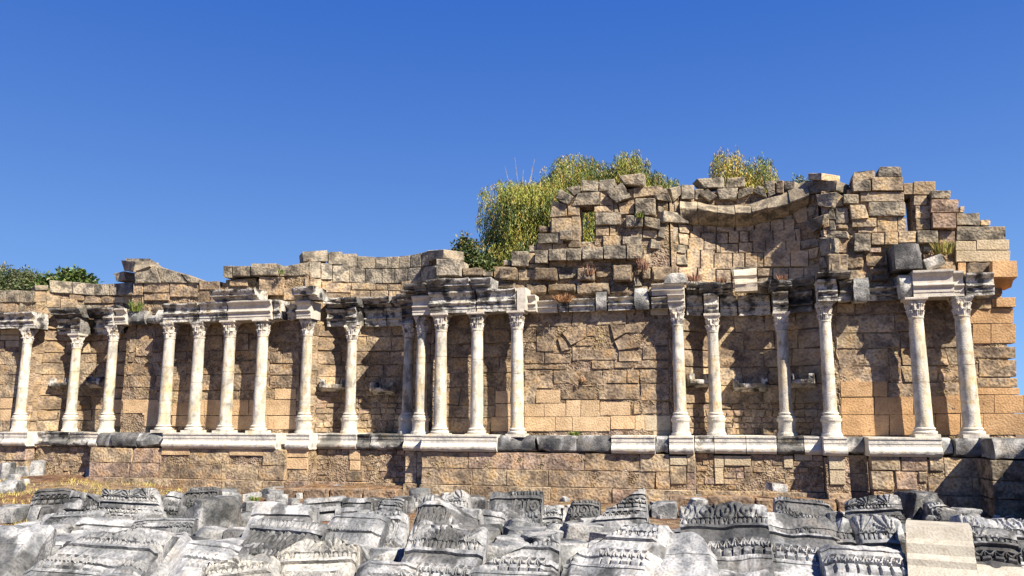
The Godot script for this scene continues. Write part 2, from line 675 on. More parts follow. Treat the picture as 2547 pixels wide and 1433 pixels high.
# ---------------------------------------------------------------- carved cornice block lying on its back; bands run from the top edge down to the front foot
const BANDS := {
	"A": [["s", .21, 0.0, .2], ["e", .1, .012, .45], ["f", .035, -.01, .35], ["f", .18, .035, .9], ["l", .095, .01, .5], ["d", .11, .03, .7], ["b", .05, .025, .6], ["f", .16, .04, .75], ["r", .34, .02, .45]],
	"B": [["a", .26, 0.0, .15], ["e", .11, .012, .3], ["f", .045, -.01, .25], ["f", .16, .04, .8], ["l", .1, .012, .4], ["d", .1, .03, .6], ["r", .26, .03, .4]],
	"C": [["r", .06, .0, .25], ["f", .08, .02, .5], ["l", .08, .005, .45], ["d", .13, .03, .45], ["b", .05, .02, .5], ["r", .36, .01, .3]],
	"D": [["e", .09, .0, .5], ["f", .04, -.01, .55], ["s", .24, .03, .9], ["e", .08, .01, .8], ["l", .08, .005, .8], ["r", .22, .01, .65]],
	"E": [["m", .15, .0, .25], ["m", .13, .04, .6], ["f", .12, .0, .2], ["m", .07, .07, .75], ["r", .2, .02, .3]],
	"P": [["r", .3, .0, .25], ["r", .3, .01, .3], ["r", .3, .0, .3]],
	"L": [["s", .16, 0.0, .3], ["f", .05, -.01, .35], ["f", .08, .025, .6], ["l", .07, .0, .5], ["d", .1, .03, .5], ["f", .05, .0, .35], ["l", .08, .01, .5], ["f", .06, -.01, .3], ["f", .22, .03, .4], ["f", .2, .02, .3]],
}

func relief(kind: String, x: float, v: float, sd: float) -> float:
	match kind:
		"e":
			var ph := fposmod(x / .118, 1.0) - .5
			var e := 1.0 - pow(ph / .27, 2) - pow((v - .45) / .5, 2)
			if e > 0:
				return .036 * sqrt(e) - .014
			var shell := 1.0 - pow(ph / .4, 2) - pow((v - .45) / .75, 2)
			if shell < .12 and shell > -.25 and v < .93:
				return .016
			return -.036 if absf(absf(ph) - .5) > .045 else .012
		"d":
			return -.03 if fposmod(x / .125, 1.0) > .74 else .045
		"l":
			var ph := absf(fposmod(x / .105, 1.0) - .5) * 2.0
			return .022 if absf(ph - v * .9) < .2 or (ph < .14 and v > .35) or v < .08 else -.03
		"b":
			return .012 * absf(sin(x * PI / .035)) * sin(v * PI)
		"m":
			return .04 * sin(v * PI)
		"s":
			var c := fposmod(x / .26, 1.0) - .5
			var flip := 1.0 if int(floor(x / .26)) % 2 == 0 else -1.0
			var q := Vector2(c * .26, (v - .5) * .17 * flip)
			var spiral := sin(q.angle() + q.length() * 95.0)
			return .045 * sm(-.25, .25, spiral) - .025 + .008 * sin(x * 60.0 + v * 9.0)
		"a":
			var c := fposmod(x / .36 + .5, 1.0) - .5
			var q := Vector2(c * .36, (1.05 - v) * .24)
			return .05 * sm(-.3, .3, cos(q.angle() * 15.0)) * sm(.02, .05, q.length()) - .025 + .03 * (1.0 - absf(c) * 2.0)
	return 0.0

func carved_block(w: float, rise: float, run: float, set_: String, dark: float, broken: float, col: Color, res := .0115) -> ArrayMesh:
	var m := MB.new()
	var bands: Array = BANDS[set_]
	var total := 0.0
	for b in bands:
		total += b[1]
	var L := sqrt(rise * rise + run * run)
	var dirz := run / L
	var diry := -rise / L
	var sd := Vector3(rnd(-90, 90), rnd(-90, 90), rnd(-90, 90))
	var knocks := []
	for i in 1 + int(broken * 2.6):
		var sx := 1.0 if rng.randf() < .5 else -1.0
		var v := Vector3(sx * rnd(.35, 1.0), rnd(.3, .9), rnd(-.3, .5)).normalized()
		var far := Vector3(sx * w * .5, rise, -run)
		if rng.randf() < .2:
			far = Vector3(sx * w * .5, rise * .45, -run * .45)
		knocks.append([v, far.dot(v) - rnd(.02, .05 + .1 * broken)])
	var nx := maxi(8, int(w / res))
	var rows := 0
	var t := 0.0
	for bi in bands.size():
		var b: Array = bands[bi]
		var len_: float = b[1] / total * L
		var nr: int = {"f": 2, "r": 5, "e": 9, "d": 4, "l": 9, "b": 3, "m": 5, "s": 18, "a": 16}[b[0]]
		for r in nr + 1:
			var v := float(r) / nr
			var tt := t + v * len_
			for i in nx + 1:
				var u := float(i) / nx
				var x := (u - .5) * w
				var q := Vector3(x, tt, 0) + sd
				var ends := .5 * w - absf(x)
				var tq := tt
				if bi == 0:
					var chop := broken * len_ * clampf(.35 + na.get_noise_2d(x * 3.0 + sd.x, sd.y) * 1.1, 0.0, 1.0)
					tq = maxf(tt, t + chop)
				var d := -float(b[2])
				if b[0] == "d" and (r == 0 or r == nr):
					d += -.02
				else:
					d += relief(b[0], x + sd.z, v, 0.0) * .7 * (1.0 - .85 * sm(.02, .3, na.get_noise_3dv(q * 2.0 + Vector3(31, 0, 0))))
				var rr := .03 if b[0] == "r" else .01
				d += rr * (na.get_noise_3dv(q * 3.0) + .5 * nb.get_noise_3dv(q * 7.0))
				d -= .11 * maxf(0.0, na.get_noise_3dv(q * 1.7 + Vector3(0, 0, 50)) - .27)
				d -= .1 * broken * sm(.12, .0, ends + .08 * nb.get_noise_3dv(q * 4.0))
				var xx := x * (1.0 - broken * .14 * maxf(0.0, na.get_noise_2d(tt * 2.2 + sd.y, signf(x) * 20.0)))
				var p := Vector3(xx, rise + diry * tq + dirz * d, -run + dirz * tq - diry * d)
				for kn in knocks:
					var over: float = p.dot(kn[0]) - kn[1] + .02 * nb.get_noise_3dv(q * 5.0)
					if over > 0.0:
						p -= kn[0] * over
				var g := patina(Vector3(x, tt, 0), sd, clampf(float(b[3]) * .55 + dark * .8 - .12, 0.02, .98), .36)
				m.col = Color(col.r * g, col.g * g, col.b * g)
				m.p(p)
			rows += 1
		t += len_
	var nxx := nx + 1
	for r in rows - 1:
		for i in nx:
			var a := r * nxx + i
			m.q(a + nxx, a + nxx + 1, a + 1, a)
	# flanks drop to the ground, the back falls away behind the top edge
	m.col = Color(col.r * .8, col.g * .8, col.b * .8)
	var low := -.12
	for side in 2:
		var prev := -1
		var prevt := -1
		for r in rows:
			var ti := r * nxx + (0 if side == 0 else nx)
			var tp := m.v[ti]
			var g := patina(tp, sd, dark * .8, .35)
			m.col = Color(col.r * g, col.g * g, col.b * g)
			var a := m.p(tp)
			var bo := m.p(Vector3(tp.x * 1.03 + .03 * na.get_noise_3dv(tp * 3.0 + sd), low, tp.z))
			if prev >= 0:
				if side == 0:
					m.q(prev, bo, a, prevt)
				else:
					m.q(prevt, a, bo, prev)
			prevt = a
			prev = bo
	var bz := -run - .3
	var last := []
	for i in nxx:
		var tp := m.v[i]
		var a := m.p(tp)
		var b := m.p(Vector3(tp.x * .97, tp.y - .06 + .05 * na.get_noise_3dv(tp * 3.0), bz + .05 * nb.get_noise_3dv(tp * 4.0)))
		var c := m.p(Vector3(tp.x * .97, low, bz))
		if i > 0:
			m.q(last[0], a, b, last[1])
			m.q(last[1], b, c, last[2])
		last = [a, b, c]
	for side in 2:
		var e := 0 if side == 0 else nx
		var a := m.p(m.v[e])
		var b := m.p(Vector3(m.v[e].x * .97, m.v[e].y - .06, bz))
		var c := m.p(Vector3(m.v[e].x * .97, low, bz))
		var d := m.p(Vector3(m.v[e].x, low, m.v[e].z))
		if side == 0:
			m.q(a, b, c, d)
		else:
			m.q(d, c, b, a)
	return m.mesh(.7)

# ---------------------------------------------------------------- lathe and columns
func lathe(prof: Array, sides: int, col: Color, wob = null, stain := 0.0) -> ArrayMesh:
	var m := MB.new()
	m.col = col
	var sd := Vector3(rnd(-50, 50), rnd(-50, 50), rnd(-50, 50))
	for i in prof.size():
		for j in sides:
			var a := TAU * j / sides
			var r: float = prof[i].x
			if wob != null:
				r += wob.call(a, prof[i].y)
			if stain > 0.0:
				var q := Vector3(cos(a) * .5, prof[i].y * .8, sin(a) * .5) + sd
				var grey := sm(.02, .2, na.get_noise_3dv(q * 2.2) * .8 + nc.get_noise_3dv(q * 7.0) * .35)
				var ochre := sm(.06, .22, na.get_noise_3dv(q * 1.9 + Vector3(40, 0, 0)) * .8 + nb.get_noise_3dv(q * 5.0) * .4)
				var k := 1.0 - stain * grey
				m.col = Color(col.r * k, col.g * k * (1.0 - .09 * ochre), col.b * k * (1.0 - .24 * ochre))
			m.p(Vector3(cos(a) * r, prof[i].y, -sin(a) * r))
	for i in prof.size() - 1:
		for j in sides:
			var e := (j + 1) % sides
			m.q(i * sides + j, i * sides + e, (i + 1) * sides + e, (i + 1) * sides + j)
	for top in 2:
		var i := (prof.size() - 1) * top
		var c := m.p(Vector3(0, prof[i].y, 0))
		for j in sides:
			var e := (j + 1) % sides
			if top:
				m.t(i * sides + j, i * sides + e, c)
			else:
				m.t(i * sides + e, i * sides + j, c)
	return m.mesh(.7)

func column(s: float, n: float, h0: float, h1: float, r: float, pedestal: float, new_abacus: bool, dark: float, label: String, group: String, old_cap := true) -> void:
	var o := thing("marble_column", label, "column", fx(s, h0, n), group)
	var y := 0.0
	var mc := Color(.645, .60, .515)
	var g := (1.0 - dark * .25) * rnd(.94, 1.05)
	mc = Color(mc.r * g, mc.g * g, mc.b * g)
	if pedestal > 0:
		# eight-sided pedestal between plinth and cap mouldings
		var pr := r * 1.42
		part(o, "pedestal", lathe([Vector2(pr * 1.16, 0), Vector2(pr * 1.16, .06), Vector2(pr * 1.04, .09), Vector2(pr, .12), Vector2(pr, pedestal - .1), Vector2(pr * 1.08, pedestal - .08), Vector2(pr * 1.16, pedestal - .04), Vector2(pr * 1.16, pedestal)], 8, mc), M.marble, Transform3D(Basis(Vector3.UP, PI / 8 + rnd(-.05, .05)), Vector3.ZERO))
		y = pedestal
	else:
		var b := MB.new()
		b.col = mc
		b.box(Vector3(-r * 1.42, 0, -r * 1.42), Vector3(r * 1.42, .075, r * 1.42))
		part(o, "plinth", b.mesh(), M.marble)
		y = .075
	var bs := r * 1.04
	var base := []
	for k in [[1.3, 0.0], [1.36, .02], [1.36, .05], [1.28, .068], [1.12, .075], [1.08, .09], [1.14, .1], [1.2, .115], [1.18, .135], [1.08, .145], [1.05, .16]]:
		base.append(Vector2(bs * k[0], y + k[1] * .95))
	part(o, "base", lathe(base, 28, mc), M.marble)
	y += .152
	var cap := .36
	var ab := .065
	var top := h1 - h0 - cap - ab
	var sh := []
	var rt := r * .86
	sh.append(Vector2(r * 1.06, y))
	sh.append(Vector2(r * 1.05, y + .03))
	var joint := rng.randi_range(12, 38)
	for i in 51:
		var t := i / 50.0
		var at := Vector2(lerpf(r, rt, pow(t, 1.4)), lerpf(y + .06, top - .06, t))
		sh.append(at)
		if i == joint:
			sh.append(at + Vector2(.0, .02))
			sh.append(at + Vector2(-.009, .024))
			sh.append(at + Vector2(-.009, .032))
			sh.append(at + Vector2(-.003, .036))
	sh.append(Vector2(rt * 1.02, top - .05))
	sh.append(Vector2(rt * 1.1, top - .035))
	sh.append(Vector2(rt * 1.1, top - .012))
	sh.append(Vector2(rt * 1.0, top))
	var sd := Vector3(rnd(-50, 50), rnd(-50, 50), rnd(-50, 50))
	var wob := func(a: float, yy: float) -> float:
		var q := Vector3(cos(a), yy * 1.4, sin(a)) + sd
		return -.035 * maxf(0.0, na.get_noise_3dv(q * 1.3) - .3) + .003 * nb.get_noise_3dv(q * 4.0)
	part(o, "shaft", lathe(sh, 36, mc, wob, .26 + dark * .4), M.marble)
	# leafy bell: two tiers of eight acanthus leaves and corner volutes
	var cp := []
	for i in 17:
		var t := i / 16.0
		cp.append(Vector2(rt * (1.0 + .08 * t + .26 * pow(t, 4)), top + cap * t))
	var leaves := func(a: float, yy: float) -> float:
		var t := (yy - top) / cap
		var d := 0.0
		var l1 := absf(cos(a * 4.0))
		var l2 := absf(sin(a * 4.0))
		if t < .42:
			d += .03 * sm(.25, .75, l1) * (.35 + t / .42) * (.75 + .35 * cos(a * 40.0))
			if t > .34:
				d += .02 * l1
		elif t < .76:
			d += .034 * sm(.2, .75, l2) * (.3 + (t - .3) / .46) * (.75 + .35 * cos(a * 40.0))
		var cor := pow(absf(sin(2.0 * a)), 6)
		if t > .62:
			d += .075 * cor * sm(.6, .95, t) + .012 * sin(t * 40.0) * cor
		return d + .008 * nb.get_noise_3dv(Vector3(cos(a), yy * 5.0, sin(a)) * 3.0 + sd)
	var cc := Color(.68, .63, .56) if old_cap else Color(.6, .56, .5)
	var bell := part(o, "capital", lathe(cp, 64, cc, leaves), M.old if old_cap else M.marble)
	var a := MB.new()
	a.col = Color(.82, .77, .68) if new_abacus else Color(.66, .62, .56)
	var half := rt * (1.55 if new_abacus else 1.42)
	var ring := []
	for lev in [[0.0, .93], [.02, 1.0], [ab, 1.0]]:
		var row := []
		for k in 4:
			for e in 6:
				var u := e / 6.0
				var bow := 0.0 if new_abacus else .16 * half * sin(u * PI)
				var q: Vector2 = Vector2(lerpf(-half, half, u), half - bow).rotated(-k * PI / 2.0) * lev[1]
				row.append(a.p(Vector3(q.x, top + cap + lev[0], q.y)))
		ring.append(row)
	for l in 2:
		for k in 24:
			var e := (k + 1) % 24
			a.q(ring[l][k], ring[l][e], ring[l + 1][e], ring[l + 1][k])
	for l in [0, 2]:
		var c := a.p(Vector3(0, top + cap + (0.0 if l == 0 else ab), 0))
		for k in 24:
			var e := (k + 1) % 24
			if l == 2:
				a.t(ring[l][k], ring[l][e], c)
			else:
				a.t(ring[l][e], ring[l][k], c)
	part(bell, "abacus", a.mesh(), M.clean if new_abacus else M.old)

# ---------------------------------------------------------------- plants
func tube(m: MB, pts: Array, r0: float, r1: float, sides := 6) -> void:
	var prev := []
	for i in pts.size():
		var dir: Vector3 = (pts[mini(i + 1, pts.size() - 1)] - pts[maxi(i - 1, 0)]).normalized()
		var sx := dir.cross(Vector3(.31, .2, .93)).normalized()
		var sy := dir.cross(sx)
		var r := lerpf(r0, r1, float(i) / (pts.size() - 1))
		var row := []
		for k in sides:
			var a := TAU * k / sides
			row.append(m.p(pts[i] + (sx * cos(a) + sy * sin(a)) * r))
		if i > 0:
			for k in sides:
				var e := (k + 1) % sides
				m.q(prev[k], prev[e], row[e], row[k])
		prev = row

func leaf(m: MB, p: Vector3, dir: Vector3, side: Vector3, l: float, w: float) -> void:
	var a := m.p(p)
	var b := m.p(p + dir * l * .45 + side * w)
	var c := m.p(p + dir * l)
	var d := m.p(p + dir * l * .45 - side * w)
	m.q(a, b, c, d)

# lobes: [centre, radii]; hanging: strands of narrow leaves, else round sprays
func tree(label: String, at: Vector3, lobes: Array, strands: int, hanging: bool, cols: Array, ll: float, lw: float, trunk_r: float, group := "") -> Node3D:
	var o := thing("willow_tree" if hanging else "leafy_tree", label, "tree", Transform3D(Basis.IDENTITY, at), group)
	var tr := MB.new()
	tr.col = Color(.2, .16, .12)
	var mean := Vector3.ZERO
	for l in lobes:
		mean += l[0] / lobes.size()
	var fork := Vector3(mean.x * .4, mean.y * .5, mean.z * .4)
	tube(tr, [Vector3(0, -.15, 0), fork * .5 + Vector3(.1, 0, 0), fork], trunk_r, trunk_r * .7, 8)
	var stem := part(o, "trunk", tr.mesh(), M.bark)
	var br := MB.new()
	br.col = Color(.24, .2, .16)
	var lm := MB.new()
	var vol := 0.0
	for l in lobes:
		vol += l[1].x * l[1].y
	for l in lobes:
		var ctr: Vector3 = l[0]
		var rad: Vector3 = l[1]
		tube(br, [fork, fork.lerp(ctr, .5) + Vector3(rnd(-.2, .2), .1, 0), ctr, ctr + Vector3(rnd(-.2, .2), rad.y * .6, 0)], trunk_r * .55, .02, 5)
		var k := int(strands * rad.x * rad.y / vol)
		for i in k:
			var u := Vector3(rng.randfn(), rng.randfn(), rng.randfn()).normalized()
			var rr := pow(rng.randf(), .34)
			var lump := 1.0 + .34 * na.get_noise_3dv(u * 2.6 + ctr)
			var p := ctr + u * rad * 1.1 * rr * lump
			var hue := 1.5 * na.get_noise_3dv(p * 1.3 + Vector3(5, 5, 5)) + rnd(-.25, .25)
			var base: Color = cols[0].lerp(cols[1], sm(-.35, .35, hue))
			if rng.randf() < .2:
				base = cols[2]
			if hanging:
				var len_ := rnd(.16, .45)
				var q := p
				var drift := Vector3(rnd(-.25, .25), 0, rnd(-.25, .25)) + Vector3(u.x, 0, u.z) * .3
				var cnt := int(len_ / ll * 3.0)
				for e in cnt:
					var f := float(e) / cnt
					q += (drift * (1.0 - f) + Vector3.DOWN * (.2 + f)) .normalized() * (len_ / cnt)
					var d := Vector3(rnd(-.75, .75), -1.0, rnd(-.75, .75)).normalized()
					var s := d.cross(Vector3(rnd(-1, 1), rnd(-1, 1), rnd(-1, 1))).normalized()
					var g := rnd(.7, 1.3)
					lm.col = Color(base.r * g, base.g * g, base.b * g)
					leaf(lm, q, d, s, ll * rnd(.7, 1.2), lw)
			else:
				for e in 9:
					var d := Vector3(rnd(-1, 1), rnd(-.7, 1), rnd(-1, 1)).normalized()
					var s := d.cross(Vector3(rnd(-1, 1), rnd(-1, 1), rnd(-1, 1))).normalized()
					var g := rnd(.65, 1.3)
					lm.col = Color(base.r * g, base.g * g, base.b * g)
					leaf(lm, p + d * rnd(.0, .16), d, s, ll * rnd(.7, 1.2), lw)
	part(stem, "branch", br.mesh(), M.bark)
	part(o, "crown", lm.mesh(-1.0), M.leaf)
	return o

func tuft(called: String, label: String, cat: String, xf: Transform3D, r: float, h: float, n: int, cols: Array, lean := .6, wide := .008, group := "") -> void:
	var m := MB.new()
	for i in n:
		var a := rnd(0, TAU)
		var p := Vector3(cos(a), 0, sin(a)) * r * sqrt(rng.randf()) * .6
		var out := Vector3(cos(a), 0, sin(a)) * rnd(0, lean)
		var c: Color = cols[rng.randi() % cols.size()]
		var g := rnd(.75, 1.25)
		m.col = Color(c.r * g, c.g * g, c.b * g)
		var hh := h * rnd(.5, 1.1)
		var sx := Vector3(rnd(-1, 1), 0, rnd(-1, 1)).normalized() * wide
		var a0 := m.p(p - sx)
		var a1 := m.p(p + sx)
		var mid := p + out * hh * .4 + Vector3.UP * hh * .6
		var b0 := m.p(mid - sx * .8)
		var b1 := m.p(mid + sx * .8)
		var e := m.p(p + out * hh * 1.1 + Vector3.UP * hh * (.95 - .5 * out.length()))
		m.q(a0, a1, b1, b0)
		m.t(b0, b1, e)
	single(called, label, cat, m.mesh(-1.0), M.leaf, xf, group)

func gy(x: float, dep: float) -> float:
	var y := .3 * sm(-6.5, -13.0, x) * sm(15.5, 21.0, dep)
	return y + .05 * na.get_noise_2d(x * .9, dep * .9) + .02 * nb.get_noise_2d(x * 3.0, dep * 3.0)

const STONES := [
	1,0,176,824,224,817,221,788,174,792,1,0,225,819,266,820,261,784,222,789,1,12,243,780,286,806,311,765,270,750,1,10,276,824,344,828,342,790,291,800,
	1,10,119,801,159,776,143,755,108,774,1,0,135,804,172,810,176,793,159,779,1,3,167,787,226,787,225,750,150,753,2,0,99,772,135,759,138,728,91,727,
	2,0,140,754,171,752,171,726,140,728,2,3,96,724,150,720,150,680,95,683,2,0,150,725,172,723,171,680,150,681,2,0,227,786,260,762,261,747,225,750,
	2,0,210,749,261,746,261,730,209,733,1,5,212,731,282,727,281,692,212,696,2,0,213,693,248,691,248,667,213,669,2,0,250,694,265,693,265,665,249,666,
	2,0,273,751,314,760,315,722,278,722,1,15,319,759,371,756,370,710,318,714,2,0,313,791,388,793,390,769,313,764,1,12,371,764,400,781,412,747,374,752,
	1,0,376,746,417,751,416,726,375,722,1,12,390,723,425,724,458,699,389,692,1,10,292,717,338,714,337,682,292,685,1,12,340,712,381,701,380,673,340,686,
	2,0,305,684,334,683,333,651,304,652,2,0,335,676,371,674,370,654,334,656,1,10,59,682,128,678,128,651,59,655,1,15,119,687,152,685,151,658,119,660,
	2,0,151,686,171,685,170,657,150,658,4,-10,56,708,89,706,89,685,56,687,2,0,55,656,97,654,97,637,55,639,2,0,98,654,137,652,137,636,98,639,
	2,0,140,659,174,657,174,640,140,642,1,-10,172,657,230,654,230,639,172,642,2,0,232,668,280,665,280,639,232,642,1,4,282,663,332,660,331,638,281,641,
	1,20,53,636,89,634,89,597,53,599,1,20,90,637,138,635,138,602,90,604,1,20,139,636,178,634,177,601,139,603,1,20,179,638,234,635,233,602,179,604,
	1,20,235,638,293,635,292,600,235,603,1,20,294,638,334,636,333,597,293,599,1,6,356,652,419,639,419,623,351,626,2,0,335,625,418,626,417,591,334,589,
	1,5,380,687,425,686,416,642,373,656,1,10,-13,639,34,636,34,594,-13,596,1,0,33,653,54,652,54,633,33,634,2,0,33,633,49,632,49,604,33,605,
	1,0,-38,617,-15,616,-15,600,-38,601,2,0,31,603,85,600,85,590,31,593,2,0,88,607,133,604,133,590,88,592,2,0,135,606,175,604,175,588,134,590,
	2,0,177,605,207,604,207,590,176,592,4,22,-44,595,5,592,5,558,-44,561,4,22,52,589,112,586,112,552,52,554,4,20,164,583,211,581,211,547,163,549,
	4,25,257,586,308,584,307,540,256,542,4,10,330,578,354,577,354,546,329,547,4,15,357,579,420,582,419,543,356,540,4,10,26,548,83,545,84,518,28,520,
	4,12,85,546,161,543,162,520,86,522,4,15,163,545,249,542,249,513,164,516,4,6,249,539,295,537,295,513,249,515,4,5,-49,556,-14,555,-14,542,-49,543,
	4,0,-13,551,22,549,24,521,-12,523,1,0,474,825,545,831,547,802,495,799,1,0,551,828,598,828,598,800,549,801,1,10,406,783,434,798,436,776,416,750,
	1,10,436,802,469,805,468,766,435,763,1,0,470,797,492,798,491,769,469,768,1,10,480,783,501,797,528,775,505,760,1,6,525,797,580,798,574,765,528,767,
	1,5,580,792,619,801,611,778,577,768,1,8,613,783,626,800,644,794,650,762,1,8,645,809,673,806,671,769,652,763,2,10,674,806,690,803,689,769,672,772,
	1,5,692,803,718,797,717,774,691,779,8,0,461,705,488,707,487,681,460,680,8,0,489,707,520,707,519,682,488,681,8,0,521,707,565,706,564,681,520,682,
	8,0,569,703,614,700,613,681,568,683,8,0,618,711,655,707,653,677,616,681,8,0,656,707,687,703,686,673,654,677,8,0,688,703,712,699,710,669,687,673,
	8,0,453,681,479,682,478,664,452,663,8,0,481,679,518,680,517,663,480,663,8,0,520,678,548,677,547,650,519,650,8,0,551,684,576,683,574,650,549,651,
	8,0,579,682,600,681,599,652,577,653,8,0,603,683,660,678,659,649,602,654,8,0,661,678,713,670,711,642,660,649,8,0,449,662,487,665,485,631,448,629,
	8,0,488,665,516,665,515,632,486,632,8,0,518,649,527,649,526,625,517,625,8,0,528,649,572,648,571,624,527,625,8,0,574,652,609,650,608,622,573,624,
	8,0,611,655,641,652,640,621,609,623,8,0,642,652,689,647,688,615,641,620,8,0,690,647,723,641,721,610,689,615,8,0,444,633,476,635,474,585,443,583,
	8,0,478,632,510,633,508,583,476,582,8,0,512,624,557,623,555,581,510,582,8,0,559,623,587,622,585,583,557,584,8,0,590,623,620,622,618,584,588,585,
	8,0,621,621,634,620,632,583,619,584,8,0,636,627,698,620,696,578,634,584,8,0,699,620,739,613,736,572,697,578,8,0,422,582,467,586,466,550,421,547,
	8,0,469,583,513,584,512,552,468,551,8,0,515,580,551,579,550,542,514,543,8,0,618,581,654,578,653,558,617,561,8,0,656,578,691,575,690,545,655,549,
	8,0,692,575,726,570,725,541,691,545,8,0,727,570,760,563,758,535,726,541,1,10,739,790,808,772,807,745,739,755,2,5,748,808,774,794,773,776,747,790,
	1,15,759,746,805,742,789,705,762,715,2,0,737,756,758,749,757,733,736,740,2,0,707,718,741,728,741,687,718,686,1,15,724,682,773,687,769,662,749,650,
	1,15,761,636,794,628,792,591,759,598,1,10,764,655,823,643,825,626,765,634,4,12,780,590,822,588,819,540,777,542,1,0,801,706,832,704,829,665,799,666,
	4,2,801,664,829,663,828,647,800,649,2,0,849,792,897,794,895,770,842,771,1,0,907,802,955,798,957,773,902,774,1,5,844,772,885,769,883,738,842,741,
	2,5,887,775,957,770,955,736,885,741,2,0,958,756,978,755,976,726,956,728,2,2,979,758,1027,755,1024,722,976,726,2,0,860,741,957,734,956,710,859,717,
	1,15,1011,730,1055,727,1053,706,1009,709,2,0,978,724,1007,722,1005,698,976,700,2,0,979,699,1012,697,1010,665,977,667,2,0,978,666,1010,664,1008,638,976,640,
	6,15,1010,708,1070,704,1067,673,1007,677,6,15,1010,675,1061,672,1058,635,1008,638,2,0,1074,691,1085,691,1083,676,1072,676,1,3,1065,675,1114,672,1112,641,1062,644,
	2,0,1115,656,1136,655,1135,641,1114,642,1,5,1062,642,1165,636,1162,602,1059,608,1,6,875,714,957,709,955,673,873,678,1,10,819,736,855,733,853,708,818,711,
	2,5,837,676,891,673,890,651,835,654,2,0,894,679,938,676,936,637,891,639,2,0,939,673,958,672,956,635,936,637,2,0,849,654,893,651,892,638,848,640,
	1,12,837,637,875,635,872,590,834,592,2,8,877,636,906,635,904,606,875,608,2,10,906,637,935,635,933,604,904,606,2,8,936,638,975,635,973,607,934,609,
	1,12,975,636,1021,634,1019,602,972,605,6,2,1024,634,1059,632,1057,599,1022,601,6,4,861,603,897,601,896,588,860,590,4,6,862,589,909,586,907,555,860,557,
	4,3,868,555,912,553,908,517,864,519,0,3,986,580,1006,579,1004,554,984,555,1,3,988,600,1005,599,1004,583,986,584,4,14,774,591,806,589,803,541,771,543,
	4,2,808,592,859,590,856,551,806,554,1,10,765,636,786,630,783,584,762,589,0,0,789,630,825,628,823,592,787,594,4,0,808,553,858,550,855,520,805,522,
	0,0,918,545,960,543,957,515,915,517,5,6,1057,607,1099,604,1098,582,1055,585,5,6,1101,607,1168,604,1166,580,1099,584,5,6,1056,584,1168,578,1165,553,1054,558,
	7,4,1058,556,1075,556,1070,520,1054,521,4,6,1075,557,1128,555,1123,518,1070,521,0,2,1067,470,1120,468,1117,444,1065,446,7,2,1120,468,1128,468,1127,448,1119,448,
	7,8,1127,470,1167,469,1165,447,1125,448,0,-8,1012,595,1057,592,1054,555,1009,557,2,10,832,708,867,706,874,672,835,672,7,35,1120,552,1169,549,1166,511,1115,513,
	7,0,1070,448,1163,445,1159,411,1067,413,7,0,1076,411,1113,410,1109,366,1072,367,7,0,1114,411,1164,410,1160,366,1110,367,0,0,1071,360,1160,358,1157,332,1069,334,
	0,0,1081,330,1159,329,1155,290,1078,291,0,0,1074,289,1157,288,1155,267,1072,268,7,0,1072,267,1158,266,1157,251,1071,252,7,0,1026,250,1072,250,1069,210,1023,210,
	7,0,1106,251,1165,250,1162,210,1103,210,7,0,1073,250,1106,250,1102,210,1070,210,7,0,1081,209,1174,209,1170,163,1077,162,7,0,1035,209,1081,209,1077,162,1031,162,
	7,0,1166,250,1195,250,1191,210,1162,210,7,0,786,284,856,283,853,248,784,248,7,0,857,283,888,283,885,248,855,248,7,0,785,246,857,246,854,207,782,207,
	7,0,858,247,940,247,937,207,855,207,7,0,941,249,1027,248,1024,210,939,210,7,0,784,206,886,206,882,159,781,159,7,0,887,207,983,207,979,161,884,160,
	7,0,984,208,1034,208,1030,161,980,161,7,0,785,157,818,157,817,135,784,135,0,0,897,343,921,343,917,285,893,285,2,0,790,470,829,468,827,446,788,447,
	3,0,52,270,116,270,115,236,52,237,3,0,21,234,73,234,73,202,21,202,3,0,74,235,129,235,129,202,74,202,3,0,131,243,168,243,167,202,130,202,
	3,0,169,243,216,243,216,202,168,202,3,0,217,238,293,237,292,205,217,205,3,0,-68,201,21,201,21,165,-68,165,3,0,22,201,102,201,102,165,22,165,
	3,0,103,201,145,201,145,167,102,167,3,0,146,202,242,202,241,166,146,166,3,0,243,204,304,204,303,172,243,171,3,0,305,205,328,205,327,169,304,169,
	5,0,328,205,391,205,390,168,328,168,5,0,348,167,390,167,389,146,347,146,3,0,-56,268,-17,268,-17,237,-56,237,3,0,-56,235,20,235,20,202,-56,202,
	5,0,350,470,393,469,392,454,349,455,0,0,186,443,210,443,209,405,186,406,0,0,283,436,335,435,334,410,283,411,0,0,337,447,394,445,392,377,335,378,
	0,0,165,374,261,372,261,343,165,345,0,0,198,343,253,342,252,321,197,321,0,0,255,338,304,337,304,323,254,323,0,0,157,398,204,397,203,380,157,381,
	0,0,22,321,96,320,96,273,22,274,0,0,98,319,224,317,224,284,98,285,0,0,226,318,286,317,285,285,225,285,0,0,287,319,317,319,316,284,286,285,
	0,0,319,319,391,318,390,284,318,285,0,0,118,282,207,281,206,245,118,246,0,0,213,283,318,282,317,244,213,245,0,0,320,284,390,283,389,241,319,242,
	0,0,301,239,389,238,388,209,300,209,0,0,76,365,144,364,144,337,76,338,0,0,22,368,74,367,74,338,22,338,0,0,22,334,131,333,131,322,22,324,
	0,0,326,376,393,375,392,342,326,343,0,0,266,367,326,366,325,338,266,339,0,0,305,341,392,340,391,321,304,322,0,0,54,434,104,432,103,367,54,368,
	0,3,120,419,187,440,186,402,146,382,0,3,256,392,290,410,323,374,266,367,0,2,110,403,121,405,147,374,120,367,0,0,148,382,163,381,164,344,148,342,
	0,3,245,439,283,431,288,412,256,394,3,0,-700,279,-634,278,-632,250,-699,250,3,0,-779,248,-632,248,-630,206,-777,206,3,0,-718,204,-700,204,-698,167,-716,167,
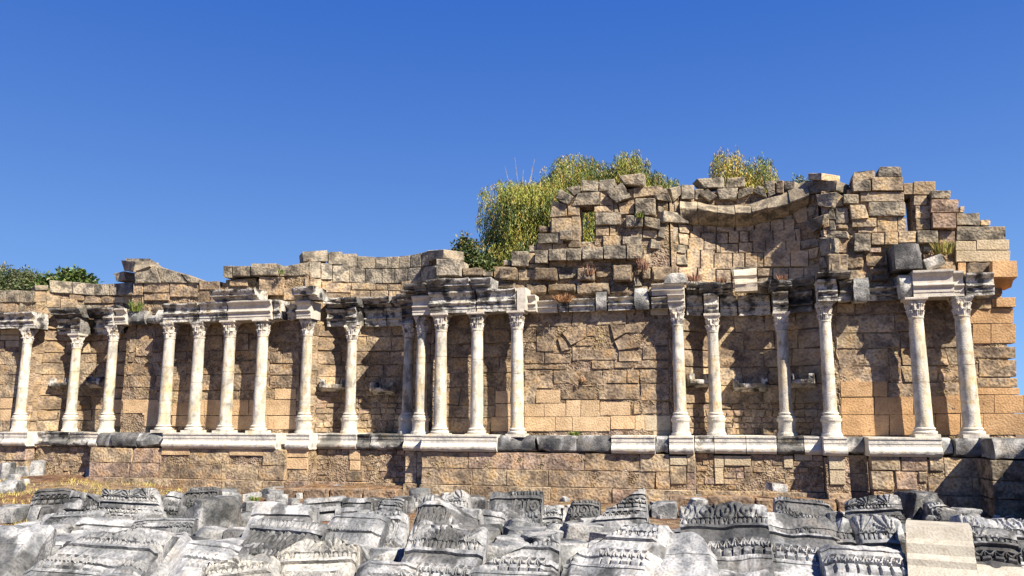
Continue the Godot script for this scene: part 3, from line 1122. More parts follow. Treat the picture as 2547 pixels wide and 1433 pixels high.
	3,0,-699,204,-630,204,-628,167,-697,167,3,0,-832,249,-781,248,-779,206,-829,206,3,0,-926,249,-833,249,-830,206,-922,206,3,0,-829,204,-719,204,-717,167,-827,166,
	3,0,-919,204,-830,204,-828,166,-917,166,3,0,-1033,250,-927,249,-924,206,-1029,206,3,0,-1029,204,-922,204,-920,175,-1027,174,3,0,-1134,250,-1034,250,-1030,206,-1130,206,
	6,0,-695,472,-633,470,-631,443,-693,445,0,0,-719,443,-631,440,-630,410,-718,412,0,0,-722,386,-682,385,-680,350,-720,351,0,0,-681,385,-629,384,-627,349,-679,350,
	0,0,-720,348,-627,347,-625,317,-718,318,0,0,-718,316,-625,315,-624,282,-716,283,3,0,-1333,254,-1200,251,-1196,212,-1328,212,3,0,-1198,251,-1082,251,-1079,211,-1195,212,
	3,0,-1331,210,-1122,209,-1119,174,-1326,172,3,0,-1121,209,-1070,209,-1067,174,-1118,174,0,0,-1314,365,-1199,358,-1196,324,-1309,330,0,0,-1197,358,-1107,356,-1104,323,-1194,324,
	0,0,-1321,328,-1188,322,-1185,287,-1316,291,0,0,-1186,322,-1096,321,-1093,287,-1183,288,0,0,-1320,289,-1154,285,-1152,253,-1315,256,0,0,-1151,285,-1085,284,-1083,253,-1149,253,
	0,0,-1174,452,-1115,451,-1108,378,-1168,379,3,0,-1652,266,-1604,266,-1599,226,-1647,226,3,0,-1647,223,-1606,223,-1601,189,-1642,189,3,0,-1570,263,-1554,263,-1551,189,-1561,189,
	5,0,-1679,475,-1606,473,-1603,455,-1676,457,5,0,-1676,454,-1603,453,-1601,438,-1674,440,5,0,-1653,437,-1601,436,-1599,417,-1651,418,9,3,-1544,632,-1492,630,-1490,591,-1541,593,
	9,3,-1491,630,-1425,624,-1422,586,-1489,591,9,3,-1424,624,-1373,622,-1369,584,-1420,586,9,3,-1371,622,-1335,622,-1331,583,-1367,584,9,3,-1334,622,-1256,618,-1200,567,-1329,583,
	1,0,-1708,601,-1627,598,-1622,558,-1703,561,1,0,-1627,596,-1568,594,-1563,556,-1622,558,1,0,-1568,612,-1545,616,-1544,598,-1566,594,0,0,-1566,592,-1549,595,-1547,561,-1562,557,
	2,0,-1548,582,-1521,584,-1518,546,-1546,544,2,0,-1519,573,-1475,575,-1473,547,-1517,545,0,0,-1498,589,-1455,589,-1454,570,-1497,569,0,0,-1454,587,-1401,586,-1399,561,-1452,561,
	0,0,-1400,584,-1352,582,-1350,559,-1398,561,2,0,-1351,579,-1302,576,-1300,557,-1349,560,0,0,-1703,558,-1632,556,-1622,526,-1693,529,0,0,-1202,601,-1167,600,-1164,564,-1199,565,
	0,0,-1166,602,-1075,598,-1073,569,-1163,572,0,0,-1073,600,-976,596,-973,552,-1069,555,0,0,-1161,569,-1073,566,-1071,544,-1159,547,0,0,-1302,576,-1167,559,-1165,537,-1299,553,
	1,10,-1306,699,-1140,674,-1138,649,-1194,635,1,15,-1316,693,-1186,667,-1193,632,-1295,656,1,10,-1350,654,-1301,658,-1287,627,-1336,626,1,5,-1198,658,-1120,652,-1101,598,-1193,600,
	1,3,-1119,650,-1038,628,-1008,595,-1101,598,1,5,-1035,626,-969,603,-970,593,-1004,594,1,10,-887,640,-857,639,-855,602,-885,604,1,10,-856,638,-798,635,-796,604,-854,607,
	1,12,-795,642,-709,638,-707,602,-793,606,0,0,-869,597,-809,595,-808,577,-868,580,0,6,-769,602,-690,599,-688,545,-766,548,0,0,-972,599,-903,596,-901,570,-970,573,
	1,3,-708,628,-609,642,-608,601,-704,601,1,0,-636,671,-579,682,-578,648,-633,640,9,0,-578,677,-543,680,-542,641,-577,639,9,0,-542,674,-504,675,-503,634,-540,633,
	9,0,-609,640,-593,645,-592,597,-608,594,9,0,-593,641,-568,644,-566,596,-591,594,9,0,-567,637,-525,639,-523,591,-565,589,9,0,-523,632,-489,632,-488,590,-521,589,
	9,0,-544,673,-504,668,-503,631,-543,633,9,0,-504,668,-450,664,-449,629,-503,631,9,0,-449,664,-414,663,-413,628,-448,629,9,0,-414,663,-377,662,-376,626,-413,628,
	9,0,-376,662,-339,662,-338,625,-375,626,9,0,-338,662,-299,664,-298,623,-337,625,9,0,-298,664,-269,665,-268,622,-297,623,9,0,-557,633,-524,632,-523,588,-555,592,
	9,0,-524,632,-481,630,-479,586,-523,588,9,0,-480,630,-430,627,-429,585,-479,586,9,0,-429,627,-390,626,-389,584,-428,585,9,0,-389,626,-347,624,-346,582,-388,584,
	9,0,-346,624,-300,622,-299,580,-345,582,9,0,-299,622,-229,610,-229,567,-298,580,1,15,-269,663,-202,652,-201,627,-262,631,9,30,-217,623,-150,620,-150,574,-216,577,
	4,10,-151,600,-95,598,-95,573,-150,576,1,10,-92,588,-65,587,-65,572,-92,573,4,10,-62,599,2,596,2,564,-62,567,4,10,-64,556,-1,553,-1,535,-64,538,
	1,10,-12,638,34,635,34,604,-12,606,2,0,-520,565,-463,564,-463,535,-519,535,2,0,-462,564,-409,563,-409,531,-461,533,2,0,-407,561,-367,559,-367,532,-406,534,
	2,0,-410,581,-368,579,-367,560,-409,563,2,0,-518,587,-448,587,-447,567,-517,567,2,0,-447,583,-412,581,-411,565,-446,567
]
const PODIUM_STONES := [
	3,28,-999,116,-964,97,3,28,-965,117,-909,97,3,28,-785,118,-683,98,3,28,-645,116,-556,95,3,28,-643,93,-555,64,3,12,-459,114,-428,88,
	3,12,-457,86,-427,61,2,15,-464,60,-417,32,5,12,491,111,513,83,5,2,514,111,575,88,5,12,491,82,511,45,5,28,390,111,429,90,
	2,28,389,88,427,47,5,12,648,113,669,85,5,2,672,116,712,102,5,20,742,117,777,85,5,20,742,83,775,52,2,20,-254,114,-217,86,
	2,20,-253,83,-216,48,2,28,828,116,887,86,6,28,889,116,942,86,2,28,826,84,871,44,6,28,875,84,918,45,2,28,922,84,939,62,
	2,28,945,117,974,86
]
const FALLEN := [
	["c", -6.21, 9.6, 1, 0.65, 1.2, 12, "P", 0.4, 0.4, 0, "grey weathered marble block cut off by the picture's left edge", "cornice block"],
	["c", -5.15, 9.2, 1.41, 0.65, 1.3, -8, "A", 0.15, 0.6, 0, "large pale cornice block with faint egg rows near the lower left corner", "cornice block"],
	["c", -4.48, 9.6, 0.57, 0.5, 1.2, 5, "P", 0.15, 0.5, 0, "plain pale marble block beside the large pale cornice block at lower left", "stone block"],
	["c", -4.02, 9.5, 0.88, 0.47, 1.05, -5, "C", 0.15, 0.5, 0, "cornice block with dentils and a row of eggs left of the dark scroll block", "cornice block"],
	["c", -3.02, 8.9, 0.94, 0.44, 0.95, 4, "B", 0, 0.8, 0, "cream palmette block lowest at the bottom edge left of the centre", "cornice block"],
	["c", -3.28, 10.4, 1.07, 0.62, 1, -3, "D", 0.62, 0.3, 0, "blackened scroll frieze block in front of the moulded white block", "cornice block"],
	["c", -3.51, 11.6, 0.97, 0.74, 1, -2, "E", 0.25, 0.3, 0, "white moulded block with a dark groove behind the blackened scroll block", "cornice block"],
	["c", -2.32, 9.3, 0.99, 0.53, 1, 9, "B", 0.05, 0.7, 0, "cream palmette and egg block tilted up to the right", "cornice block"],
	["c", -2.32, 10.6, 0.83, 0.67, 1.15, -4, "C", 0.2, 0.6, 0, "pale dentil block with a plain flank right of the white moulded block", "cornice block"],
	["c", -1.88, 11.2, 0.72, 0.67, 1, 8, "D", 0.3, 0.6, 0, "pale block with a small black carved panel at its top left", "cornice block"],
	["c", -1.55, 9, 0.73, 0.35, 0.8, 4, "C", 0.2, 0.5, 0, "front dentil fragment at the bottom edge left of the large dark palmette block", "cornice block"],
	["c", -0.97, 9.4, 1.01, 0.71, 1.25, -4, "B", 0.45, 0.4, 0, "large grey palmette block with dentils left of centre at the bottom edge", "cornice block"],
	["c", -1.12, 11.6, 1.09, 0.83, 1.2, -6, "D", 0.4, 0.6, 0, "tall carved block behind the large grey palmette block", "cornice block"],
	["c", -0.05, 9.3, 1.08, 0.67, 1.15, 6, "A", 0.35, 0.6, 0, "grey cornice block with dentils sloping left at the middle of the bottom edge", "cornice block"],
	["c", 0.94, 9.4, 1.21, 0.75, 1.3, -9, "A", 0.2, 0.65, 0, "cracked cornice block with a cream floral crest right of the middle", "cornice block"],
	["c", 1.75, 9.2, 1.14, 0.59, 1.2, 7, "P", 0.02, 0.9, 0, "broken pale block without carving leaning on the long dark cornice", "stone block"],
	["c", 2.49, 9.6, 1.11, 0.87, 1.3, -1, "A", 0.55, 0.15, 0, "dark cornice block with a crisp scroll crest and even egg row", "cornice block"],
	["c", 3.42, 9.5, 1.11, 0.8, 1.25, 3, "A", 0.5, 0.35, 0, "dark cornice block with a palmette crest next to the crisp scroll cornice", "cornice block"],
	["c", 4.1, 9.9, 0.4, 0.79, 0.7, -2, "B", 0.35, 0.5, 0, "small palmette fragment, left of the pair on the pale plinth block", "cornice block"],
	["c", 4.52, 9.9, 0.53, 0.8, 0.7, 2, "B", 0.2, 0.4, 0, "small palmette fragment, right of the pair on the pale plinth block", "cornice block"],
	["c", 4.1, 9.1, 1, 0.54, 0.8, 3, "C", 0.05, 0.6, 0, "pale block with dentils under the pair of small palmette fragments", "cornice block"],
	["c", 6.19, 9.4, 1.12, 0.74, 1.2, 2, "A", 0.3, 0.4, 0, "cornice block with a palmette crest at the right edge of the picture", "cornice block"],
	["c", 1.78, 13.6, 0.99, 0.88, 0.55, -2, "L", 0.1, 0.55, 0, "tall upright architrave block with several carved rows and a peaked top", "architrave block"],
	["c", 5.56, 15, 1.24, 0.47, 0.8, 3, "D", 0.35, 0.6, 0, "flat carved slab lying behind the dark palmette cornice", "cornice block"],
	["c", -1.17, 14.6, 0.6, 0.68, 0.7, 4, "B", 0.25, 0.8, 0, "pyramid-shaped carved fragment below the projecting three-column porch", "carved fragment"],
	["c", -0.02, 14.2, 0.97, 0.71, 0.7, 2, "D", 0.45, 0.3, 0, "hollow carved block with small stones on top in front of the central wall", "carved block"],
	["k", -5.41, 14.81, 0.78, 0.56, 1.1, -18, 3, 0.35, 0.04, 0, 0, "big block with a dark oval face standing among the pale blocks at left", "stone block"],
	["k", -6.87, 16.42, 0.57, 0.28, 0.7, 6, 2, 0.05, 0.03, 0, 0, "small white block left of the big block with a dark face", "stone block"],
	["c", -6.53, 12.9, 1.06, 0.42, 0.5, 3, "E", 0.35, 0.3, 0, "long grey block lying before the dry grass, left half of the row", "stone block"],
	["c", -5.61, 12.8, 0.99, 0.4, 0.5, 5, "C", 0.4, 0.4, 0, "long grey block lying before the dry grass, right half of the row", "stone block"],
	["c", -7.65, 13.7, 1.06, 0.38, 0.8, 8, "D", 0.3, 0.6, 0, "flat grey slab with a carved rim at far left", "stone block"],
	["k", -10.09, 16.28, 0.84, 0.24, 0.9, -4, 2, 0.2, 0.03, 0, 0, "pale slab cut by the left edge of the picture", "stone block"],
	["c", -9.13, 15.9, 0.7, 0.62, 0.35, 3, "C", 0.4, 0.5, 0, "square grey block at the left end of the garland row", "stone block"],
	["c", -8.65, 15.9, 0.53, 0.6, 0.35, -3, "E", 0.35, 0.5, 0, "grey block, second from the left in the garland row", "stone block"],
	["c", -8.16, 15.8, 0.53, 0.64, 0.35, 2, "D", 0.35, 0.4, 0, "fluted grey block, third from the left in the garland row", "stone block"],
	["c", -7.4, 15.6, 1.27, 0.69, 0.3, 1, "B", 0.3, 0.5, 0, "large block with a curved garland face in the row at left", "stone block"],
	["c", -6.81, 15.9, 0.46, 0.63, 0.35, 4, "D", 0.25, 0.5, 0, "grey block at the right end of the garland row", "stone block"],
	["c", -6.47, 16.4, 0.83, 0.57, 0.45, -6, "D", 0.6, 0.4, 0, "dark carved block right of the garland row", "carved block"],
	["k", -6.8, 19.13, 0.78, 0.32, 0.8, 10, 3, 0.05, 0.03, 0, 0, "pale split block right of the dark carved block", "stone block"],
	["k", -12.06, 23.73, 0.72, 0.3, 0.5, 3, 1, 0.3, 0.03, 0, 0, "small relief block above the garland row", "stone block"],
	["k", -13.91, 23.66, 0.37, 0.42, 0.35, 12, 3, 0.35, 0.03, 0, 0, "upright broken block near the left niche", "stone block"],
	["k", -13.38, 24.26, 0.83, 0.21, 0.5, 0, 2, 0.1, 0.03, 0, 0, "flat pale block carrying smaller pieces by the left niche", "stone block"],
	["k", -14.23, 22.73, 0.25, 0.44, 0.5, 0, 2, 0.2, 0.03, 0, 0, "pale block at the very left edge below the niche", "stone block"],
	["k", -12.17, 19.71, 0.43, 0.25, 0.6, 8, 2, 0.2, 0.03, 0, 0, "low grey block at the left edge beside the dry grass", "stone block"],
	["k", -14.23, 23.3, 0.41, 0.26, 0.4, -8, 2, 0.2, 0.03, 0, 0, "small grey block between the left edge and the upright broken block", "stone block"],
	["c", -3.79, 16.2, 0.91, 0.45, 0.35, 4, "E", 0.45, 0.4, 0, "long overhanging marble block, left half, below the middle niche", "stone block"],
	["c", -3.15, 16.1, 0.63, 0.46, 0.35, -4, "E", 0.4, 0.4, 0, "long marble block, right half, below the middle niche", "stone block"],
	["k", -2.99, 17.85, 0.42, 0.27, 0.4, 25, 3, 0.25, 0.03, 0, 0, "broken squared block right of the long marble blocks", "stone block"],
	["c", -2.49, 15.8, 0.53, 0.46, 0.4, -8, "C", 0.4, 0.6, 0, "grey carved lump in the middle of the back row", "carved block"],
	["k", -2.35, 17.48, 0.42, 0.41, 0.5, 18, 4, 0.25, 0.03, 0, 0, "pale angular block with a black hollow in the back row", "stone block"],
	["k", -0.84, 17.9, 0.58, 0.28, 0.5, -3, 2, 0.35, 0.03, 0, 0, "flat grey block below the central wall, beside the pyramid fragment", "stone block"],
	["c", -0.49, 14, 0.67, 0.45, 0.4, 5, "E", 0.4, 0.4, 0, "rounded moulding piece in front of the hollow carved block", "moulding"],
	["k", -0.03, 15.58, 0.43, 0.2, 0.4, -8, 2, 0.2, 0.03, 0, 0, "small moulding piece right of the rounded moulding", "stone block"],
	["k", 0.33, 15.98, 0.25, 0.17, 0.3, 20, 3, 0.05, 0.03, 0, 0, "small split white stone by the hollow carved block", "stone block"],
	["c", 0.6, 14.4, 0.57, 0.45, 0.4, 0, "B", 0.3, 0.6, 0, "rounded grey block left of the tall upright block", "stone block"],
	["k", 1.27, 16.08, 0.62, 0.26, 0.5, 8, 2, 0.2, 0.03, 0, 0, "grey slab leaning against the tall upright block", "stone block"],
	["c", 1.29, 15.4, 0.61, 0.47, 0.45, -5, "D", 0.4, 0.5, 0, "small carved slab behind the leaning slab", "carved block"],
	["k", 3.18, 16.91, 0.5, 0.3, 0.7, -14, 2, 0.15, 0.03, 0, 0, "block with a blackened end on the brown earth", "stone block"],
	["k", 2.83, 16.96, 0.21, 0.22, 0.4, 0, 2, 0.15, 0.03, 0, 0, "small block tucked behind the block with a blackened end", "stone block"],
	["k", 2.96, 12.99, 0.26, 0.11, 0.3, 10, 3, 0, 0.03, 1, 0.62, "white chip lying on the scroll crest of the dark cornice", "stone block"],
	["k", 6.05, 19.59, 0.68, 0.18, 0.45, 2, 1, 0.05, 0.03, 0, 0.22, "broad white block under the tilted white block in the right niche", "stone block"],
	["k", 8.15, 20.54, 0.4, 0.15, 0.4, 3, 1, 0.15, 0.03, 0, 0, "small white slab on the earth right of the niche step", "stone block"],
	["k", 7.7, 18.56, 0.2, 0.3, 0.3, 5, 2, 0.4, 0.03, 0, 0, "narrow dark carved stub left of the large relief block", "stone block"],
	["c", 6.53, 14.6, 1, 0.63, 0.3, -2, "B", 0.35, 0.5, 0, "large relief block with arched carving at right", "relief block"],
	["k", 8.21, 16.37, 0.87, 0.53, 0.6, 6, 3, 0.2, 0.07, 0, 0, "draped statue fragment beside the large relief block", "statue fragment"],
	["c", 8.37, 15.2, 0.73, 0.42, 0.5, 10, "D", 0.4, 0.6, 0, "low carved piece in the shadow edge at right", "carved block"],
	["k", 9.12, 16.27, 0.62, 0.21, 0.4, -8, 3, 0.35, 0.03, 0, 0, "curved grey piece behind the cream block", "stone block"],
	["k", 4.23, 14.41, 0.15, 0.38, 0.3, 0, 2, 0.3, 0.03, 0, 0, "grey stub between the two dark cornice blocks", "stone block"],
	["k", -7.24, 11.85, 0.27, 0.35, 0.5, 0, 3, 0.55, 0.05, 0, 0, "dark rounded lump at the lower left edge", "stone block"],
	["k", -7.19, 11.64, 0.12, 0.09, 0.2, 0, 3, 0, 0.03, 0, 0, "small white stone below the dark lump at the left edge", "stone block"],
	["k", 0.58, 13.63, 1.6, 0.14, 0.5, -6, 1, 0.3, 0.03, 0, 0, "long low kerb slab behind the cracked cornice block", "stone block"],
	["k", 2.02, 13.26, 1.09, 0.09, 0.4, -10, 1, 0.25, 0.03, 0, 0, "long low kerb slab left of the crisp scroll cornice", "stone block"],
	["k", 0.11, 13.89, 0.49, 0.32, 0.6, 8, 3, 0.25, 0.03, 0, 0, "broken grey lump behind the middle cornice blocks", "stone block"],
	["k", -4.35, 13.28, 0.6, 0.22, 0.6, 0, 2, 0.45, 0.03, 0, 0, "dark flat slab under the big block with a dark face", "stone block"],
	["k", -3.4, 13.84, 0.3, 0.36, 0.5, 12, 3, 0.1, 0.03, 0, 0, "pale wedge between the white moulded block and the dentil block", "stone block"],
	["k", -1.82, 12.06, 0.34, 0.32, 0.6, -10, 3, 0.1, 0.03, 0, 0, "pale broken lump left of the large grey palmette block", "stone block"],
	["k", -0.73, 13.89, 0.41, 0.45, 0.6, -15, 3, 0.2, 0.03, 0, 0, "grey broken flank block behind the middle of the front row", "stone block"],
	["k", 6.01, 14.46, 0.29, 0.25, 0.4, 0, 2, 0.35, 0.03, 0, 0, "dark stub below the large relief block", "stone block"],
	["k", 5.55, 11.85, 0.16, 0.58, 0.5, -10, 2, 0.2, 0.03, 0, 0, "grey flank piece left of the cream replacement block", "stone block"],
	["k", -8.54, 14.38, 0.59, 0.19, 0.7, 6, 3, 0.2, 0.03, 0, 0, "pale broken slab above the grey block at the left edge", "stone block"],
	["k", -5.02, 12.5, 0.22, 0.25, 0.5, 20, 3, 0.2, 0.03, 0, 0, "pale wedge between the plain block and the dentil block at left", "stone block"],
	["k", -7.41, 13.09, 0.6, 0.29, 0.76, -30, 3, 0.25, 0.035, 0, 0, "plain broken marble block wedged low between the carved blocks, third row", "stone block"],
	["k", -6.75, 12.87, 0.76, 0.2, 0.58, -25, 2, 0.22, 0.035, 0, 0, "plain broken marble block wedged low between the carved blocks, third row", "stone block"],
	["k", -4.89, 13.3, 0.55, 0.27, 0.52, 33, 3, 0.17, 0.035, 0, 0, "plain broken marble block wedged low between the carved blocks, third row", "stone block"],
	["k", -3.92, 12.71, 0.65, 0.19, 0.59, 22, 1, 0.29, 0.035, 0, 0, "plain broken marble block wedged low between the carved blocks, third row", "stone block"],
	["k", -2.7, 13.48, 0.86, 0.3, 0.54, 21, 1, 0.17, 0.035, 0, 0, "plain broken marble block wedged low between the carved blocks, third row", "stone block"],
	["k", -2.06, 12.92, 0.56, 0.24, 0.5, -8, 3, 0.15, 0.035, 0, 0, "plain broken marble block wedged low between the carved blocks, third row", "stone block"],
	["k", -1.35, 12.97, 0.8, 0.19, 0.49, 19, 2, 0.28, 0.035, 0, 0, "plain broken marble block wedged low between the carved blocks, third row", "stone block"],
	["k", -0.5, 13.54, 0.65, 0.28, 0.53, -11, 2, 0.27, 0.035, 0, 0, "plain broken marble block wedged low between the carved blocks, third row", "stone block"],
	["k", 0.23, 13.35, 0.85, 0.23, 0.56, -2, 2, 0, 0.035, 0, 0, "plain broken marble block wedged low between the carved blocks, third row", "stone block"],
	["k", 1.12, 13.48, 0.78, 0.26, 0.49, -6, 1, 0.07, 0.035, 0, 0, "plain broken marble block wedged low between the carved blocks, third row", "stone block"],
	["k", 1.66, 13, 0.77, 0.2, 0.55, 29, 3, 0.01, 0.035, 0, 0, "plain broken marble block wedged low between the carved blocks, third row", "stone block"],
	["k", 3.04, 13.41, 0.62, 0.24, 0.77, 14, 1, 0.1, 0.035, 0, 0, "plain broken marble block wedged low between the carved blocks, third row", "stone block"],
	["k", 4.13, 12.76, 0.65, 0.29, 0.52, -34, 1, 0.26, 0.035, 0, 0, "plain broken marble block wedged low between the carved blocks, third row", "stone block"],
	["k", 4.94, 13.55, 0.67, 0.27, 0.61, 0, 3, 0.08, 0.035, 0, 0, "plain broken marble block wedged low between the carved blocks, third row", "stone block"],
	["k", -7.15, 11.98, 0.63, 0.28, 0.73, 6, 3, 0.03, 0.035, 0, 0, "plain broken marble block wedged low between the carved blocks, second row", "stone block"],
	["k", -6.45, 11.88, 0.67, 0.28, 0.76, -14, 3, 0.13, 0.035, 0, 0, "plain broken marble block wedged low between the carved blocks, second row", "stone block"],
	["k", -6.03, 12.23, 0.59, 0.22, 0.65, 5, 1, 0.02, 0.035, 0, 0, "plain broken marble block wedged low between the carved blocks, second row", "stone block"],
	["k", -5.55, 12.17, 0.55, 0.36, 0.56, -16, 1, 0.26, 0.035, 0, 0, "plain broken marble block wedged low between the carved blocks, second row", "stone block"],
	["k", -4.82, 11.81, 0.7, 0.28, 0.67, -18, 2, 0.21, 0.035, 0, 0, "plain broken marble block wedged low between the carved blocks, second row", "stone block"],
	["k", -3.9, 11.66, 0.72, 0.31, 0.65, 28, 2, 0.2, 0.035, 0, 0, "plain broken marble block wedged low between the carved blocks, second row", "stone block"],
	["k", -3.51, 11.67, 0.42, 0.3, 0.74, -32, 3, 0.14, 0.035, 0, 0, "plain broken marble block wedged low between the carved blocks, second row", "stone block"],
	["k", -3.1, 11.94, 0.6, 0.31, 0.64, 14, 3, 0.02, 0.035, 0, 0, "plain broken marble block wedged low between the carved blocks, second row", "stone block"],
	["k", -2.58, 12.23, 0.46, 0.29, 0.67, 27, 3, 0.29, 0.035, 0, 0, "plain broken marble block wedged low between the carved blocks, second row", "stone block"],
	["k", -1.86, 12.07, 0.66, 0.28, 0.57, -3, 2, 0, 0.035, 0, 0, "plain broken marble block wedged low between the carved blocks, second row", "stone block"],
	["k", -1.08, 11.61, 0.58, 0.29, 0.53, -20, 2, 0.11, 0.035, 0, 0, "plain broken marble block wedged low between the carved blocks, second row", "stone block"],
	["k", -0.48, 12.16, 0.59, 0.37, 0.67, -4, 3, 0.23, 0.035, 0, 0, "plain broken marble block wedged low between the carved blocks, second row", "stone block"],
	["k", -0.05, 11.91, 0.46, 0.32, 0.61, 5, 1, 0.05, 0.035, 0, 0, "plain broken marble block wedged low between the carved blocks, second row", "stone block"],
	["k", 0.42, 11.87, 0.59, 0.35, 0.65, 11, 2, 0.19, 0.035, 0, 0, "plain broken marble block wedged low between the carved blocks, second row", "stone block"],
	["k", 0.9, 11.81, 0.52, 0.25, 0.61, 24, 3, 0.09, 0.035, 0, 0, "plain broken marble block wedged low between the carved blocks, second row", "stone block"],
	["k", 1.48, 11.57, 0.62, 0.24, 0.71, -11, 1, 0.3, 0.035, 0, 0, "plain broken marble block wedged low between the carved blocks, second row", "stone block"],
	["k", 2.17, 12.14, 0.7, 0.34, 0.64, -23, 2, 0.25, 0.035, 0, 0, "plain broken marble block wedged low between the carved blocks, second row", "stone block"],
	["k", 2.7, 12.03, 0.56, 0.24, 0.5, 15, 2, 0.35, 0.035, 0, 0, "plain broken marble block wedged low between the carved blocks, second row", "stone block"],
	["k", 3.23, 12.23, 0.45, 0.23, 0.51, 17, 3, 0.14, 0.035, 0, 0, "plain broken marble block wedged low between the carved blocks, second row", "stone block"],
	["k", 3.59, 11.96, 0.44, 0.36, 0.64, 11, 3, 0.18, 0.035, 0, 0, "plain broken marble block wedged low between the carved blocks, second row", "stone block"],
	["k", 4.3, 11.93, 0.75, 0.24, 0.71, -27, 3, 0.03, 0.035, 0, 0, "plain broken marble block wedged low between the carved blocks, second row", "stone block"],
	["k", 5.09, 11.99, 0.65, 0.24, 0.57, -3, 2, 0.01, 0.035, 0, 0, "plain broken marble block wedged low between the carved blocks, second row", "stone block"],
	["k", 7.82, 12.23, 0.69, 0.27, 0.74, 10, 2, 0.16, 0.035, 0, 0, "plain broken marble block wedged low between the carved blocks, second row", "stone block"],
	["k", -6.4, 10.99, 0.57, 0.3, 0.7, -17, 2, 0.14, 0.035, 0, 0, "plain broken marble block wedged low between the carved blocks, front row", "stone block"],
	["k", -5.8, 10.94, 0.41, 0.33, 0.77, 19, 2, 0.35, 0.035, 0, 0, "plain broken marble block wedged low between the carved blocks, front row", "stone block"],
	["k", -5.62, 11.26, 0.45, 0.32, 0.67, 25, 1, 0.28, 0.035, 0, 0, "plain broken marble block wedged low between the carved blocks, front row", "stone block"],
	["k", -4.91, 10.76, 0.47, 0.35, 0.69, 3, 3, 0.04, 0.035, 0, 0, "plain broken marble block wedged low between the carved blocks, front row", "stone block"],
	["k", -4.45, 10.94, 0.49, 0.36, 0.63, 26, 3, 0.1, 0.035, 0, 0, "plain broken marble block wedged low between the carved blocks, front row", "stone block"],
	["k", -4.02, 11.23, 0.68, 0.32, 0.6, 33, 1, 0.1, 0.035, 0, 0, "plain broken marble block wedged low between the carved blocks, front row", "stone block"],
	["k", -3.45, 11.29, 0.71, 0.33, 0.53, 32, 2, 0.23, 0.035, 0, 0, "plain broken marble block wedged low between the carved blocks, front row", "stone block"],
	["k", -2.68, 10.89, 0.65, 0.31, 0.7, 0, 3, 0.24, 0.035, 0, 0, "plain broken marble block wedged low between the carved blocks, front row", "stone block"],
	["k", -2.06, 10.95, 0.38, 0.36, 0.64, -1, 2, 0.29, 0.035, 0, 0, "plain broken marble block wedged low between the carved blocks, front row", "stone block"],
	["k", -1.7, 11.01, 0.56, 0.27, 0.54, 33, 3, 0.08, 0.035, 0, 0, "plain broken marble block wedged low between the carved blocks, front row", "stone block"],
	["k", -1.02, 11.07, 0.6, 0.36, 0.55, -16, 1, 0.07, 0.035, 0, 0, "plain broken marble block wedged low between the carved blocks, front row", "stone block"],
	["k", -0.58, 10.73, 0.39, 0.31, 0.65, -19, 1, 0.13, 0.035, 0, 0, "plain broken marble block wedged low between the carved blocks, front row", "stone block"],
	["k", -0.05, 11.03, 0.63, 0.36, 0.5, -17, 1, 0.05, 0.035, 0, 0, "plain broken marble block wedged low between the carved blocks, front row", "stone block"],
	["k", 0.31, 10.83, 0.38, 0.27, 0.62, -4, 2, 0.17, 0.035, 0, 0, "plain broken marble block wedged low between the carved blocks, front row", "stone block"],
	["k", 0.69, 10.81, 0.38, 0.38, 0.67, 23, 3, 0.21, 0.035, 0, 0, "plain broken marble block wedged low between the carved blocks, front row", "stone block"],
	["k", 1.35, 11.18, 0.67, 0.36, 0.61, 0, 1, 0.24, 0.035, 0, 0, "plain broken marble block wedged low between the carved blocks, front row", "stone block"],
	["k", 1.78, 10.76, 0.54, 0.28, 0.6, -33, 1, 0.11, 0.035, 0, 0, "plain broken marble block wedged low between the carved blocks, front row", "stone block"],
	["k", 2.48, 11.21, 0.52, 0.41, 0.75, 13, 1, 0.05, 0.035, 0, 0, "plain broken marble block wedged low between the carved blocks, front row", "stone block"],
	["k", 2.94, 10.71, 0.42, 0.3, 0.64, -21, 3, 0.3, 0.035, 0, 0, "plain broken marble block wedged low between the carved blocks, front row", "stone block"],
	["k", 3.52, 10.77, 0.62, 0.4, 0.72, -6, 3, 0.31, 0.035, 0, 0, "plain broken marble block wedged low between the carved blocks, front row", "stone block"],
	["k", 4.2, 10.85, 0.64, 0.37, 0.54, 6, 3, 0.24, 0.035, 0, 0, "plain broken marble block wedged low between the carved blocks, front row", "stone block"],
	["k", 4.9, 10.97, 0.44, 0.39, 0.59, -28, 3, 0.15, 0.035, 0, 0, "plain broken marble block wedged low between the carved blocks, front row", "stone block"],
	["k", 6.58, 10.85, 0.68, 0.37, 0.62, 23, 2, 0.25, 0.035, 0, 0, "plain broken marble block wedged low between the carved blocks, front row", "stone block"]
]
